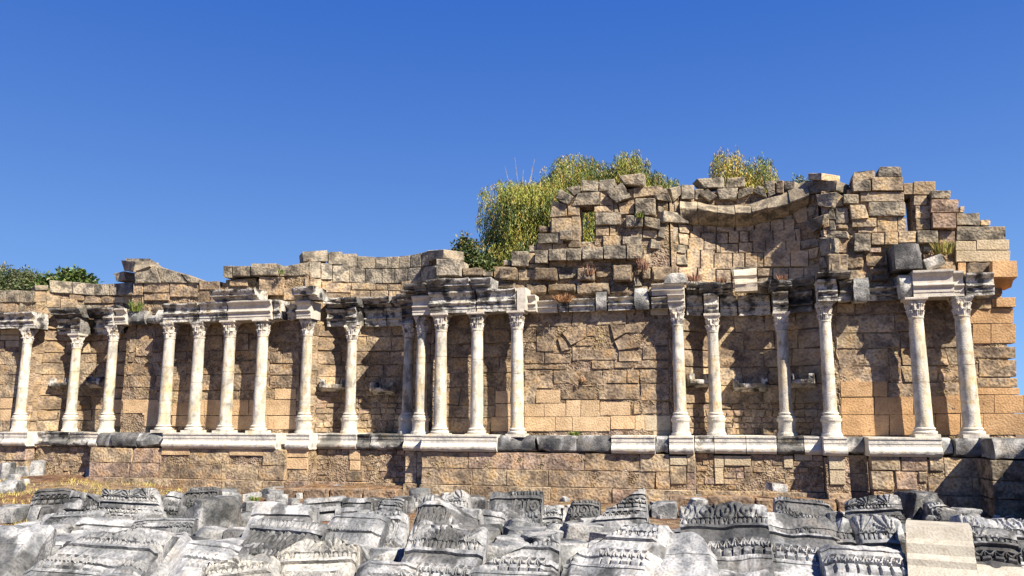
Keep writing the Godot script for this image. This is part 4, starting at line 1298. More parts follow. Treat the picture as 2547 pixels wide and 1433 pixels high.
const CHIPS := [
	-6.71, 21.91, 0.112, 0, 0, -6.13, 21.14, 0.172, 0, 0, -5.83, 20.83, 0.106, 0, 0, -5.77, 21.14, 0.097, 0, 0, -6.18, 20.53, 0.188, 0, 0, -6.37, 20.34, 0.093, 0, 0,
	-5.32, 20.34, 0.104, 0, 0, -5.96, 24.42, 0.112, 0, 0, -4.96, 21.14, 0.118, 0, 0, -5.34, 24.01, 0.11, 0, 0, -3.42, 19.96, 0.102, 0, 0, -3.59, 23.1, 0.129, 0, 0,
	-3.28, 20.83, 0.074, 0, 0, -4.69, 17.8, 0.118, 0, 0, -4.38, 17.44, 0.133, 0, 0, -3.53, 18.41, 0.113, 0, 0, -3.34, 18.1, 0.083, 0, 0, -3.66, 17.95, 0.091, 0, 0,
	-0.33, 23.35, 0.107, 0, 0, -0.04, 23.61, 0.132, 0, 0, 0.57, 20.34, 0.114, 0, 0, 0.89, 19.68, 0.09, 0, 0, 2.21, 22.72, 0.162, 0, 0, 1.92, 20.83, 0.149, 0, 0,
	1.84, 14.03, 0.079, 0, 0, 4.56, 23.48, 0.096, 0, 0, 8.17, 21.79, 0.089, 0, 0, 7.87, 21.57, 0.077, 0, 0, 1.26, 19.41, 0.099, 0, 0, 1.53, 15.83, 0.073, 0, 0,
	-1.27, 15.83, 0.073, 0, 0, -1.66, 15.83, 0.073, 0, 0, -12.15, 25.15, 0.103, 0, 0, -11.31, 24.42, 0.124, 0, 0, -11.01, 24.42, 0.087, 0, 0, -14.59, 25.92, 0.158, 0, 0,
	-15.8, 28.54, 0.131, 0, 0, -13.98, 24.42, 0.112, 0, 0, -14.52, 26.73, 0.123, 0, 0, -13.15, 21.36, 0.131, 0, 0, -12.7, 21.14, 0.097, 0, 0, -9.21, 15.27, 0.07, 0, 0,
	-8.94, 15.16, 0.054, 0, 0, -5.41, 16.31, 0.075, 0, 0, -6.03, 18.41, 0.084, 0, 0, -6.5, 15.83, 0.073, 0, 0, -0.33, 15.27, 0.07, 0, 0, 0.57, 15.27, 0.062, 0, 0,
	2.97, 16.44, 0.059, 0, 0, 3.88, 18.41, 0.075, 0, 0, 9.09, 15.83, 0.065, 0, 0, 9.55, 16.07, 0.082, 0, 0, 10.01, 16.56, 0.101, 0, 0, 10.04, 17.44, 0.08, 0, 0,
	9.8, 15.83, 0.097, 0, 0, 9.43, 15.49, 0.063, 0, 0, -5.62, 17.44, 0.213, 0, 0, -5.22, 18.41, 0.169, 0, 0, -2.25, 19.86, 0.202, 0, 0, -1.69, 16.44, 0.184, 0, 0,
	-1.28, 16.95, 0.173, 0, 0, -0.61, 15.83, 0.145, 0, 0, 0.12, 14.5, 0.163, 0, 0, 1.17, 14.26, 0.145, 0, 0, 6.52, 15.83, 0.145, 0, 0, 5.7, 18.41, 0.15, 0, 0,
	7.99, 16.44, 0.168, 0, 0, 8.94, 15.83, 0.129, 0, 0, -10.07, 16.44, 0.201, 0, 0, -7.87, 14.26, 0.145, 0, 0, -2.32, 17.8, 0.181, 0, 0, -3.43, 16.44, 0.151, 0, 0,
	-4, 15.83, 0.145, 0, 0, -5.07, 16.76, 0.12, 0, 0, -5.33, 15.83, 0.113, 0, 0, -0.49, 18.41, 0.113, 0, 0, 1.3, 17.95, 0.11, 0, 0, 1.48, 16.95, 0.121, 0, 0,
	5.05, 19.41, 0.119, 0, 0, 7.33, 18.41, 0.113, 0, 0, 2.27, 14.75, 0.163, 0, 0, 8.18, 14.76, 0.182, 0, 0, -9.88, 16.71, 0.14, 0, 0, -5.12, 16.1, 0.13, 0, 0,
	7.61, 14.6, 0.071, 0, 0, 7.43, 19.84, 0.133, 0, 0, -4.76, 13.39, 0.176, 0, 0, -3.55, 13.5, 0.128, 0, 0, 4.28, 19.12, 0.179, 0, 0, 3.21, 13.47, 0.179, 0, 0,
	-4.45, 17.59, 0.071, 0, 0, 2.8, 21.53, 0.093, 0, 0, -3.4, 14.29, 0.118, 0, 0, -3.84, 16.58, 0.148, 0, 0, -7.43, 13.43, 0.052, 0, 0, 4.42, 14.13, 0.051, 0, 0,
	6.35, 17.55, 0.13, 0, 0, 11.01, 19.21, 0.153, 0, 0, 7.3, 13.6, 0.099, 0, 0, -2.96, 16.25, 0.159, 0, 0, -7.22, 14.71, 0.164, 0, 0, 9.56, 21.09, 0.059, 0, 0,
	-3.12, 15.62, 0.18, 0, 0, -2.74, 13.69, 0.128, 0, 0, -4.25, 18, 0.072, 0, 0, 12.25, 19.59, 0.054, 0, 0, 9.88, 16.18, 0.106, 0, 0, -5.18, 15.74, 0.167, 0, 0,
	-0.95, 17.07, 0.055, 0, 0, 8.5, 19.94, 0.18, 0, 0, 7.9, 18.21, 0.111, 0, 0, 8.8, 14.09, 0.191, 0, 0, -0.96, 16.53, 0.152, 0, 0, -0.48, 18.25, 0.104, 0, 0,
	-7.75, 17.45, 0.184, 0, 0, 2.62, 16.44, 0.096, 0, 0, -9.53, 18.43, 0.17, 0, 0, -2.51, 14.48, 0.161, 0, 0, 3.72, 15.25, 0.158, 0, 0, -2.56, 14.99, 0.089, 0, 0,
	-0.26, 14.58, 0.149, 0, 0, -3.5, 13.58, 0.144, 0, 0, 2.18, 21.42, 0.081, 0, 0, 3.61, 16.73, 0.164, 0, 0, -2.93, 15.39, 0.155, 0, 0, 7.3, 17.69, 0.167, 0, 0,
	6.99, 15.09, 0.189, 0, 0, 9.34, 16.3, 0.124, 0, 0, -5.92, 14.18, 0.185, 0, 0, -0.43, 15.07, 0.152, 0, 0, 5.65, 19.47, 0.156, 0, 0, 1.54, 15.24, 0.109, 0, 0,
	2.25, 14.55, 0.141, 0, 0, -1.13, 15.35, 0.08, 0, 0, 3.61, 15.48, 0.054, 0, 0, -0.68, 18.89, 0.055, 0, 0, -2.34, 15.61, 0.133, 0, 0, -4.53, 13.81, 0.049, 0, 0,
	-2.19, 18.37, 0.105, 0, 0, -6.84, 14.21, 0.103, 0, 0, -9.07, 15.6, 0.062, 0, 0, 1.01, 17.79, 0.13, 0, 0, 8.19, 14.29, 0.109, 0, 0, 6.04, 15.4, 0.101, 0, 0,
	-7.06, 15.72, 0.129, 0, 0, 7.69, 13.46, 0.138, 0, 0, -2.58, 13.86, 0.049, 0, 0, -7.84, 15.94, 0.136, 0, 0, -6.98, 15.49, 0.177, 0, 0, -2.65, 16.99, 0.08, 0, 0,
	-3.5, 13.44, 0.104, 0, 0, 7.93, 13.75, 0.136, 0, 0, -4.02, 13.4, 0.121, 0, 0, -1.91, 17.98, 0.187, 0, 0, -0.19, 18.29, 0.115, 0, 0, -7.37, 15.54, 0.112, 0, 0,
	-3.76, 14.5, 0.168, 0, 0, -9.89, 16.19, 0.087, 0, 0, 7.9, 14.5, 0.084, 0, 0, -5.75, 19.66, 0.185, 0, 0, -4.05, 15.64, 0.116, 0, 0, 6.16, 20.08, 0.089, 0, 0,
	0.75, 17.82, 0.089, 0, 0, 0.63, 16.72, 0.099, 0, 0, 4.84, 15.76, 0.053, 0, 0, -5.22, 16.79, 0.179, 0, 0, 7.83, 16.09, 0.05, 0, 0, 5.95, 17.02, 0.13, 0, 0,
	4.04, 15.47, 0.118, 0, 0, 8.99, 17.38, 0.103, 0, 0, 8.51, 19.21, 0.089, 0, 0, 8.62, 20.71, 0.143, 0, 0, -1.55, 18.29, 0.158, 0, 0, 10.24, 19.8, 0.114, 0, 0,
	1.01, 16.45, 0.095, 0, 0, -6.86, 15.79, 0.165, 0, 0, -10.24, 18.85, 0.159, 0, 0, 4.38, 21.23, 0.182, 0, 0, 9.37, 15.01, 0.055, 0, 0, 8.17, 18.97, 0.138, 0, 0,
	8.46, 14.93, 0.068, 0, 0, -3.56, 13.73, 0.071, 0, 0, 2.38, 17.13, 0.07, 0, 0, 1.39, 14.75, 0.176, 0, 0, 2.08, 16.52, 0.182, 0, 0, -3.31, 20.84, 0.067, 0, 0,
	8.25, 16.02, 0.137, 0, 0, -4.77, 16.04, 0.084, 0, 0, 5.13, 16.3, 0.067, 0, 0, -5.84, 17.51, 0.152, 0, 0, -6, 14.93, 0.143, 0, 0, -7.91, 15.23, 0.061, 0, 0,
	-7.4, 15.74, 0.082, 0, 0, 7.85, 16.59, 0.094, 0, 0, 7.92, 21.18, 0.054, 0, 0, -5.91, 13.55, 0.148, 0, 0, -7.02, 20.11, 0.14, 0, 0, 8.01, 19.83, 0.134, 0, 0,
	-3.45, 18.8, 0.094, 0, 0, 2.53, 17.71, 0.102, 0, 0, -6.47, 14.21, 0.143, 0, 0, 6.49, 16.97, 0.169, 0, 0, 0.35, 15.74, 0.13, 0, 0, 5.22, 17.29, 0.061, 0, 0,
	8.11, 16.58, 0.156, 0, 0, -10.46, 16.67, 0.136, 0, 0, -1.5, 16.71, 0.062, 0, 0, -1.99, 13.93, 0.071, 0, 0, -5.69, 18.38, 0.07, 0, 0, -5.04, 18.8, 0.115, 0, 0,
	-8.01, 13.69, 0.102, 0, 0, 8.28, 15.09, 0.146, 0, 0, -0.48, 13.58, 0.066, 0, 0, 3.87, 18.25, 0.143, 0, 0, 5.65, 19.57, 0.075, 0, 0, -1.66, 13.43, 0.102, 0, 0,
	-3.94, 16.69, 0.088, 0, 0, 4.34, 14.9, 0.072, 0, 0, -4.94, 15.2, 0.184, 0, 0, 3.11, 16.99, 0.187, 0, 0, -9.17, 16.07, 0.19, 0, 0, 0.42, 17.69, 0.061, 0, 0,
	-7.42, 13.83, 0.12, 0, 0, -5.28, 17.19, 0.091, 0, 0, 0.19, 17.23, 0.123, 0, 0, 0.72, 13.71, 0.136, 0, 0, 8.54, 19.02, 0.049, 0, 0, 0.82, 16.54, 0.129, 0, 0,
	-2.4, 15.52, 0.153, 0, 0, 9.4, 18.09, 0.111, 0, 0, 7.77, 18.92, 0.063, 0, 0, -4.85, 20.45, 0.161, 0, 0, 1.81, 18.7, 0.056, 0, 0, -4.7, 17.48, 0.061, 0, 0,
	-1.8, 18.03, 0.154, 0, 0, 0.97, 13.85, 0.144, 0, 0, 5.17, 15.87, 0.111, 0, 0, 6.08, 15.31, 0.186, 0, 0, 4.29, 15.01, 0.087, 0, 0, 6.83, 17.41, 0.066, 0, 0,
	4.05, 18.3, 0.056, 0, 0, 5.3, 16, 0.052, 0, 0, 6.1, 13.56, 0.138, 0, 0, -5.75, 17.01, 0.099, 0, 0, -4.58, 21.41, 0.161, 0, 0, 5.82, 20.36, 0.07, 0, 0,
	4.44, 16.87, 0.182, 0, 0, 8.73, 16.74, 0.11, 0, 0, -1.07, 14.59, 0.184, 0, 0, 0.55, 13.45, 0.136, 0, 0, -7.1, 14.31, 0.109, 0, 0, -7.5, 13.41, 0.054, 0, 0,
	1.6, 16.58, 0.174, 0, 0, -2.57, 19, 0.086, 0, 0, -5.98, 15.96, 0.099, 0, 0, 5.92, 18.74, 0.097, 0, 0, -4.21, 13.39, 0.172, 0, 0, 6.83, 15.56, 0.106, 0, 0,
	-6.35, 14.21, 0.12, 0, 0, 3.76, 13.82, 0.078, 0, 0, 6.7, 17.93, 0.144, 0, 0, 7.07, 15.53, 0.163, 0, 0, -3.34, 21.44, 0.128, 0, 0, -6.87, 17.35, 0.093, 0, 0,
	-0.45, 14.99, 0.106, 0, 0, 8.63, 14.3, 0.183, 0, 0, 3.68, 15.21, 0.126, 0, 0, 6.6, 17.58, 0.132, 0, 0, 3.66, 16.26, 0.089, 0, 0, 1.47, 14.64, 0.152, 0, 0,
	-3.3, 13.67, 0.089, 0, 0, 5.62, 20.64, 0.14, 0, 0, 7.91, 13.84, 0.149, 0, 0, 6.26, 14.77, 0.137, 0, 0, -5.96, 16.31, 0.176, 0, 0, -4.38, 13.43, 0.128, 0, 0,
	-6.18, 15.32, 0.178, 0, 0, 8.02, 15.6, 0.104, 0, 0, -7.39, 15.09, 0.128, 0, 0, 4.73, 17.48, 0.174, 0, 0, -6.54, 18.11, 0.085, 0, 0, 2.11, 13.84, 0.073, 0, 0,
	-7.2, 20.76, 0.162, 0, 0, 7.03, 14.84, 0.109, 0, 0, -1.52, 16.21, 0.178, 0, 0, -4.56, 18.35, 0.133, 0, 0, 11.34, 19.31, 0.051, 0, 0, -7.7, 15.96, 0.135, 0, 0,
	5.65, 13.52, 0.095, 0, 0, 6.75, 15.38, 0.182, 0, 0, -5.1, 15.04, 0.17, 0, 0, 2.95, 20.24, 0.149, 0, 0, 5.69, 14.37, 0.152, 0, 0, 7.17, 13.52, 0.14, 0, 0,
	-0.78, 15.14, 0.155, 0, 0, 2.15, 20.19, 0.153, 0, 0, 10.64, 20.73, 0.113, 0, 0, 10.47, 20.39, 0.153, 0, 0, 0.59, 20.07, 0.108, 0, 0, 13.48, 22.15, 0.111, 0, 0,
	-5.47, 19.48, 0.127, 0, 0, 2.23, 21.75, 0.128, 0, 0, -1.56, 21.76, 0.092, 0, 0, -4.35, 20.28, 0.131, 0, 0, -6.62, 18.95, 0.124, 0, 0, 9.9, 17.86, 0.115, 0, 0,
	9.31, 18.72, 0.056, 0, 0, 1.89, 17.9, 0.065, 0, 0, -1.63, 19.91, 0.113, 0, 0, 3.37, 17.55, 0.091, 0, 0, 9.18, 18.09, 0.1, 0, 0, -6.41, 20.15, 0.094, 0, 0,
	-4.34, 18.97, 0.089, 0, 0, 11.06, 17.94, 0.078, 0, 0, -5.85, 20.41, 0.138, 0, 0, 2.54, 22.03, 0.165, 0, 0, 5.72, 17.7, 0.099, 0, 0, 10.6, 20.49, 0.1, 0, 0,
	10.04, 19.42, 0.1, 0, 0, -5.79, 19.5, 0.137, 0, 0, 0.63, 21.1, 0.132, 0, 0, 12.12, 21.51, 0.062, 0, 0, -1.38, 22.02, 0.144, 0, 0, 0.67, 17.67, 0.055, 0, 0,
	-8.2, 21.4, 0.088, 0, 0, 3.59, 19.13, 0.117, 0, 0, -6.08, 17.73, 0.072, 0, 0, -1.86, 19.87, 0.074, 0, 0, 1.04, 20.56, 0.125, 0, 0, 2.56, 17.45, 0.095, 0, 0,
	0.23, 19.71, 0.097, 0, 0, -7.13, 20.21, 0.154, 0, 0, 10.35, 21.72, 0.104, 0, 0, -2, 17.74, 0.076, 0, 0, 0.37, 19.79, 0.077, 0, 0, -4.45, 18.22, 0.097, 0, 0,
	-0.58, 21.19, 0.16, 0, 0, -7.16, 18.71, 0.078, 0, 0, -4.13, 21.33, 0.153, 0, 0, 2.91, 21.54, 0.096, 0, 0, -4.1, 21.12, 0.097, 0, 0, 5.62, 17.92, 0.107, 0, 0,
	-7.9, 21.57, 0.116, 0, 0, -5.93, 20.35, 0.088, 0, 0, 10.52, 22.17, 0.079, 0, 0, -7.05, 19.66, 0.071, 0, 0, 9.57, 17.46, 0.074, 0, 0, -1.43, 20.19, 0.053, 0, 0,
	5.91, 18.39, 0.057, 0, 0, 9.96, 18.93, 0.123, 0, 0, 10.01, 19.15, 0.139, 0, 0, -0.68, 20.35, 0.094, 0, 0, 0.16, 20.86, 0.156, 0, 0, 8.52, 18.36, 0.091, 0, 0,
	-3.4, 21.91, 0.139, 0, 0, 6.7, 17.65, 0.065, 0, 0, 1.92, 18.7, 0.048, 0, 0, -4.46, 18.47, 0.134, 0, 0, -1.37, 20.86, 0.118, 0, 0, -7.19, 18.66, 0.048, 0, 0,
	11.18, 19.44, 0.085, 0, 0, -2.49, 21, 0.143, 0, 0, 4.04, 19.77, 0.119, 0, 0, 10.35, 19.25, 0.058, 0, 0, -3.02, 20.12, 0.118, 0, 0, -3.06, 18.05, 0.059, 0, 0,
	4.31, 19.02, 0.13, 0, 0, 1.16, 20.51, 0.079, 0, 0, 4.16, 19.13, 0.127, 0, 0, 5.1, 18.75, 0.109, 0, 0, 3.31, 17.65, 0.134, 0, 0, -8.39, 22.16, 0.075, 0, 0,
	-4.18, 18.28, 0.082, 0, 0, 8.35, 18.01, 0.101, 0, 0, -1.01, 21.11, 0.113, 0, 0, 4.66, 18.47, 0.105, 0, 0, 8.31, 17.77, 0.062, 0, 0, 3.5, 21.09, 0.131, 0, 0,
	-1.97, 18.11, 0.071, 0, 0, -5.78, 20.85, 0.117, 0, 0, 10.39, 18.2, 0.081, 0, 0, 9.49, 21.84, 0.1, 0, 0, 12.17, 20, 0.142, 0, 0, 10.86, 17.67, 0.051, 0, 0,
	12.39, 20.04, 0.112, 0, 0, -3.42, 18.34, 0.071, 0, 0, 2.59, 21.22, 0.101, 0, 0, 8.12, 18.74, 0.063, 0, 0, -0.01, 18.12, 0.125, 0, 0, 10.62, 19.24, 0.126, 0, 0,
	12.17, 19.95, 0.1, 0, 0, 10.13, 21.21, 0.142, 0, 0, 1.95, 19.59, 0.113, 0, 0, -3.1, 20.88, 0.129, 0, 0, -3.58, 21.38, 0.068, 0, 0, 1.25, 19.7, 0.116, 0, 0,
	-7.13, 18.75, 0.049, 0, 0, 6.01, 18.73, 0.061, 0, 0, -6.12, 21.96, 0.141, 0, 0, 9.29, 19.83, 0.069, 0, 0, -5.99, 22.12, 0.145, 0, 0, 0.93, 17.48, 0.091, 0, 0,
	-3.48, 21.28, 0.11, 0, 0, 8.45, 17.85, 0.075, 0, 0, 7.55, 19.14, 0.05, 0, 0, 13.04, 21.06, 0.113, 0, 0, -2.34, 17.54, 0.065, 0, 0, -6.35, 19.56, 0.142, 0, 0,
	-3.07, 19.96, 0.073, 0, 0, 1.1, 20.47, 0.135, 0, 0, -3.09, 20.61, 0.077, 0, 0, 9.95, 18.37, 0.14, 0, 0, -5.51, 19.27, 0.074, 0, 0
]
const SKY := [-20.26, 5.82, -16.99, 5.83, -15.60, 5.91, -15.42, 6.12, -12.68, 6.03, -11.89, 6.07, -9.77, 5.84, -8.96, 5.89, -8.84, 6.06, -7.12, 5.99, -6.30, 6.24, -6.25, 6.53, -4.90, 6.46, -3.23, 6.36, -2.79, 6.48, -2.27, 6.11, -1.63, 6.03, -1.57, 5.75, -0.28, 5.74, -0.11, 5.95, 0.38, 6.20, 0.55, 6.63, 0.93, 6.72, 0.96, 7.48, 1.22, 7.80, 1.81, 8.03, 2.77, 8.02, 3.40, 7.97, 4.19, 7.67, 4.76, 8.02, 5.94, 7.97, 6.43, 7.84, 7.01, 7.70, 7.38, 7.71, 8.10, 7.47, 8.23, 7.31, 8.44, 7.70, 9.52, 7.72, 9.54, 7.41, 10.23, 7.31, 10.26, 7.12, 10.52, 7.05, 10.74, 6.60, 11.14, 6.43, 11.22, 6.33, 11.62, 6.16, 11.63, 5.64, 11.80, 5.54, 12.50, 5.60]
const BAYS := [[-12.05], [-6.1], [-2.3], [4.05], [7.72], [20.0]]
const PODIUM := [[-20.0, -14.75, .12], [-14.75, -12.35, -.2], [-12.35, -6.15, .28], [-6.15, -5.55, .15], [-5.55, -2.85, -.32], [-2.85, -2.3, .02], [-2.3, 4.48, .28], [4.48, 7.35, -.24], [7.35, 7.85, .12], [7.85, 8.3, -.3], [8.3, 10.9, .28]]

func _ready() -> void:
	rng.seed = 20240611
	for k in [[na, 3, .55], [nb, 7, .6], [nc, 11, .7]]:
		k[0].noise_type = FastNoiseLite.TYPE_SIMPLEX_SMOOTH
		k[0].seed = k[1]
		k[0].frequency = k[2]
		k[0].fractal_octaves = 2
	# camera
	var cam := Camera3D.new()
	cam.name = "camera"
	add_child(cam)
	cam.position = Vector3(0, EYE, 0)
	cam.rotation.x = .160208
	cam.fov = 40.11
	cam.far = 3000.0
	cam.current = true
	# sky
	var env := Environment.new()
	env.background_mode = Environment.BG_SKY
	var sky := Sky.new()
	var ps := ProceduralSkyMaterial.new()
	ps.sky_top_color = Color(.088, .247, .515)
	ps.sky_horizon_color = Color(.413, .555, .706)
	ps.sky_curve = .16
	ps.ground_horizon_color = Color(.42, .40, .38)
	ps.ground_bottom_color = Color(.30, .26, .21)
	ps.sun_angle_max = 1.0
	sky.sky_material = ps
	env.sky = sky
	env.tonemap_mode = Environment.TONE_MAPPER_LINEAR
	env.tonemap_exposure = 2.4
	env.sdfgi_enabled = true
	env.ssao_enabled = true
	env.ssil_enabled = true
	var we := WorldEnvironment.new()
	we.name = "world_environment"
	we.environment = env
	add_child(we)
	# sun: high behind the right shoulder
	var sun := DirectionalLight3D.new()
	sun.name = "sun"
	add_child(sun)
	sun.look_at_from_position(Vector3.ZERO, Vector3(-.513, -.78, -.583), Vector3.UP)
	sun.light_energy = 1.6
	sun.light_color = Color(1, .965, .9)
	sun.light_angular_distance = .5
	sun.shadow_enabled = true
	sun.directional_shadow_max_distance = 80.0

	var al := .250934
	FT = Transform3D(Basis(Vector3(cos(al), 0, sin(al)), Vector3.UP, Vector3(-sin(al), 0, cos(al))), Vector3(0, 0, -20.1846))
	materials()
	ground()
	walls()
	podium()
	upper_hood()
	wing()
	ledges()
	entablatures()
	columns()
	consoles()
	fallen()
	plants()
	print("nodes ", get_child_count())

# ---------------------------------------------------------------- ground
func ground() -> void:
	var m := MB.new()
	m.col = Color(.3, .23, .16)
	m.q(m.p(Vector3(-900, -.12, 60)), m.p(Vector3(900, -.12, 60)), m.p(Vector3(900, -.12, -1500)), m.p(Vector3(-900, -.12, -1500)))
	structure("ground", m.mesh(), M.earth)
	m = MB.new()
	var x0 := -24.0
	var nx := 168
	var nz := 100
	for j in nz + 1:
		for i in nx + 1:
			var x := x0 + i * .25
			var d := 4.0 + j * .25
			var g := na.get_noise_2d(x * .7 + 40, d * .7) + .5 * nb.get_noise_2d(x * 2.5, d * 2.5)
			var red := Color(.25, .155, .105)
			var dust := Color(.33, .255, .18)
			m.col = red.lerp(dust, sm(-.25, .35, g))
			m.p(Vector3(x, gy(x, d), -d))
	for j in nz:
		for i in nx:
			var a := j * (nx + 1) + i
			m.q(a, a + 1, a + nx + 2, a + nx + 1)
	structure("earth", m.mesh(-1.0), M.earth)
	# dry grass where the left of the court is unpaved
	var gm := MB.new()
	var cols := [Color(.42, .33, .1), Color(.5, .38, .13), Color(.3, .27, .08), Color(.36, .32, .1)]
	for i in 26000:
		var x := rnd(-13.5, -4.0)
		var d := rnd(14.2, 22.5)
		var px := x / d
		var keep := na.get_noise_2d(x * 1.3 + 7, d * 1.3) + .25
		if px > -.44 and d > 15.6:
			keep -= .55 * sm(-.46, -.36, px)
		if d < 15.2 and px > -.5:
			keep -= .1
		if rng.randf() > keep:
			continue
		var y := gy(x, d)
		var c: Color = cols[rng.randi() % 4]
		var g := rnd(.7, 1.3)
		gm.col = Color(c.r * g, c.g * g, c.b * g)
		var h := rnd(.04, .13)
		var sx := Vector3(rnd(-1, 1), 0, rnd(-1, 1)).normalized() * .008
		var p := Vector3(x, y - .01, -d)
		gm.t(gm.p(p - sx), gm.p(p + sx), gm.p(p + Vector3(rnd(-.06, .06), h, rnd(-.06, .06))))
	var go := single("dry_grass", "dry yellow grass on the open ground at left", "grass", gm.mesh(-1.0), M.leaf, Transform3D.IDENTITY)
	go.set_meta("kind", "stuff")
	# brown soil banked up inside the two nearer niches
	for k in [[-5.6, -2.85, .24, 1.15], [4.5, 8.25, .2, 1.1]]:
		var b := MB.new()
		var n := 24
		for j in 9:
			for i in n + 1:
				var s := lerpf(k[0], k[1], float(i) / n)
				var z := lerpf(-.3, k[3], j / 8.0)
				var y: float = k[2] * (1.0 - .15 * j / 8.0) + .04 * na.get_noise_2d(s * 2.0, z * 2.0)
				if j == 8:
					y = -.1
				var g := 1.0 + .3 * nb.get_noise_2d(s * 4.0, z * 4.0)
				b.col = Color(.29 * g, .195 * g, .13 * g)
				b.p(Vector3(s, y, z))
		for j in 8:
			for i in n:
				var a := j * (n + 1) + i
				b.q(a, a + n + 1, a + n + 2, a + 1)
		structure("soil_bank", b.mesh(-1.0), M.earth, FT)
	# rows of low brown stones holding the soil
	var labels := ["low row of brown step stones in front of the middle niche", "low row of brown step stones in front of the right niche"]
	var at := [[-6.2, -2.4, 1.2, .26], [3.9, 8.6, 1.25, .3]]
	for r in 2:
		var k: Array = at[r]
		var o := thing("stone_step", labels[r], "step", fx(k[0], 0, k[2]))
		var x := 0.0
		var w: float = k[1] - k[0]
		while x < w:
			var l := minf(rnd(.55, 1.2), w - x)
			if l < .2:
				break
			var c := [Vector3(x, -.1, 0), Vector3(x + l - .02, -.1, 0), Vector3(x + l - .02, k[3] + rnd(-.05, .02), 0), Vector3(x, k[3] + rnd(-.05, .02), 0)]
			part(o, "stone", stone_mesh(c, Vector3(0, 0, 1), .4, .03, .04, Color(.31, .235, .175)), M.sand)
			x += l

# ---------------------------------------------------------------- walls
func walls() -> void:
	var labels := ["ruined wall of the curved niche at the far left, broken along its top",
		"ruined wall behind the row of four white columns, with a slab heap on top",
		"ruined wall of the middle niche, capped by a curved course of grey blocks",
		"tall ruined wall with a small window opening and a blocked arch",
		"ruined wall of the tall right niche under the leaning hood stones",
		"stepped ruined wall end with orange repair blocks at far right"]
	var starts := [-17.5, -12.05, -6.1, -2.3, 4.05, 7.72]
	var ends := [-12.05, -6.1, -2.3, 4.05, 7.72, 11.45]
	var holes := [[1.70, 2.08, 6.46, 7.5], [9.55, 9.68, 6.3, 7.25]]
	for i in 6:
		var o := thing("ruined_wall", labels[i], "wall", fx(starts[i], 0, 0))
		o.set_meta("s0", starts[i])
		things["wall%d" % i] = o
		var surf := func(s: float, h: float) -> float: return nw(s, 4.0 if h < 5.3 else 6.0) - (.024 if h < 4.7 else .06)
		var top := func(s: float) -> float: return skyline(s) - .07
		part(o, "mortar_core", core_mesh(starts[i], ends[i], 1.0, surf, top, holes, Color(.47, .385, .285)), M.mortar)
	for k in [[3, 3.7, 4.4], [5, 7.35, 8.2]]:
		var bk := MB.new()
		bk.col = Color(.4, .32, .23)
		bk.box(Vector3(k[1] - starts[k[0]], 1.0, -1.9), Vector3(k[2] - starts[k[0]], 7.1, -1.55))
		part(things["wall%d" % k[0]], "rubble_core", bk.mesh(), M.mortar)
	# stones set one by one
	var flat := STONES
	for i in range(0, flat.size(), 10):
		var sh := []
		for k in 8:
			sh.append(flat[i + 2 + k] / 100.0)
		placed.append([minf(sh[0], sh[6]), maxf(sh[2], sh[4]), minf(sh[5], sh[7]), maxf(sh[1], sh[3])])
		wall_stone(flat[i], flat[i + 1] / 100.0, sh, .5 if sh[1] > 5.9 else .34)
	for h in holes:
		placed.append([h[0] - .02, h[1] + .02, h[2], h[3]])
	# stones turning the corners of the niches
	for k in NICHES:
		for e in [[k[0] - .12, k[0] + .2], [k[1] - .2, k[1] + .12]]:
			fill_courses(e[0], e[1], 1.57, 4.66, .36, .32, .33, [0, 2], 0.0, true)
			fill_courses(e[0], e[1], 5.3, 6.1 if e[0] < -10.0 else (6.5 if e[0] < 0.0 else 7.2), .34, .32, .33, [2, 1], 0.0, true)
	# coursed filling of the rest
	fill_courses(-17.4, -15.6, 1.57, 4.7, .34, .5, 1.1, [0, 0, 2])
	fill_courses(-15.6, -12.05, 1.57, 4.7, .36, .45, .85, [0, 2, 0])
	fill_courses(-12.05, -6.1, 1.57, 4.75, .4, .55, 1.4, [0, 0, 0, 2])
	fill_courses(-6.1, -2.3, 2.75, 4.65, .42, .5, .8, [0, 2, 0])
	fill_courses(-6.1, -2.3, 1.57, 2.75, .17, .16, .34, [0, 2, 0, 6])
	fill_courses(-2.3, 4.05, 1.57, 4.75, .4, .55, 1.4, [0, 0, 0, 2])
	fill_courses(4.05, 7.72, 2.35, 4.65, .42, .5, .85, [0, 2, 2])
	fill_courses(4.05, 7.72, 1.57, 2.35, .16, .16, .34, [0, 6, 2, 0])
	fill_courses(7.72, 11.45, 1.57, 4.75, .4, .5, 1.3, [0, 0, 2])
	fill_courses(-17.4, -12.05, 4.75, 5.3, .27, .4, .8, [0, 1])
	fill_courses(-12.05, -6.1, 4.75, 5.3, .28, .4, .9, [0, 4])
	fill_courses(-2.3, 4.05, 4.75, 5.3, .28, .4, .9, [4, 0], .15)
	fill_courses(7.72, 11.45, 4.75, 5.3, .28, .4, .9, [0, 4])
	for k in [[-17.4, -12.05, 6.2, [0, 1]], [-12.05, -6.1, 6.6, [0, 0, 1]], [-6.1, -2.3, 6.8, [2, 0]], [-2.3, 4.05, 8.1, [4, 2, 1]], [4.05, 7.72, 8.1, [2, 1]], [7.72, 11.45, 7.9, [2, 0, 1]]]:
		fill_courses(k[0], k[1], 5.3, k[2], .29, .35, .8, k[3], .12)

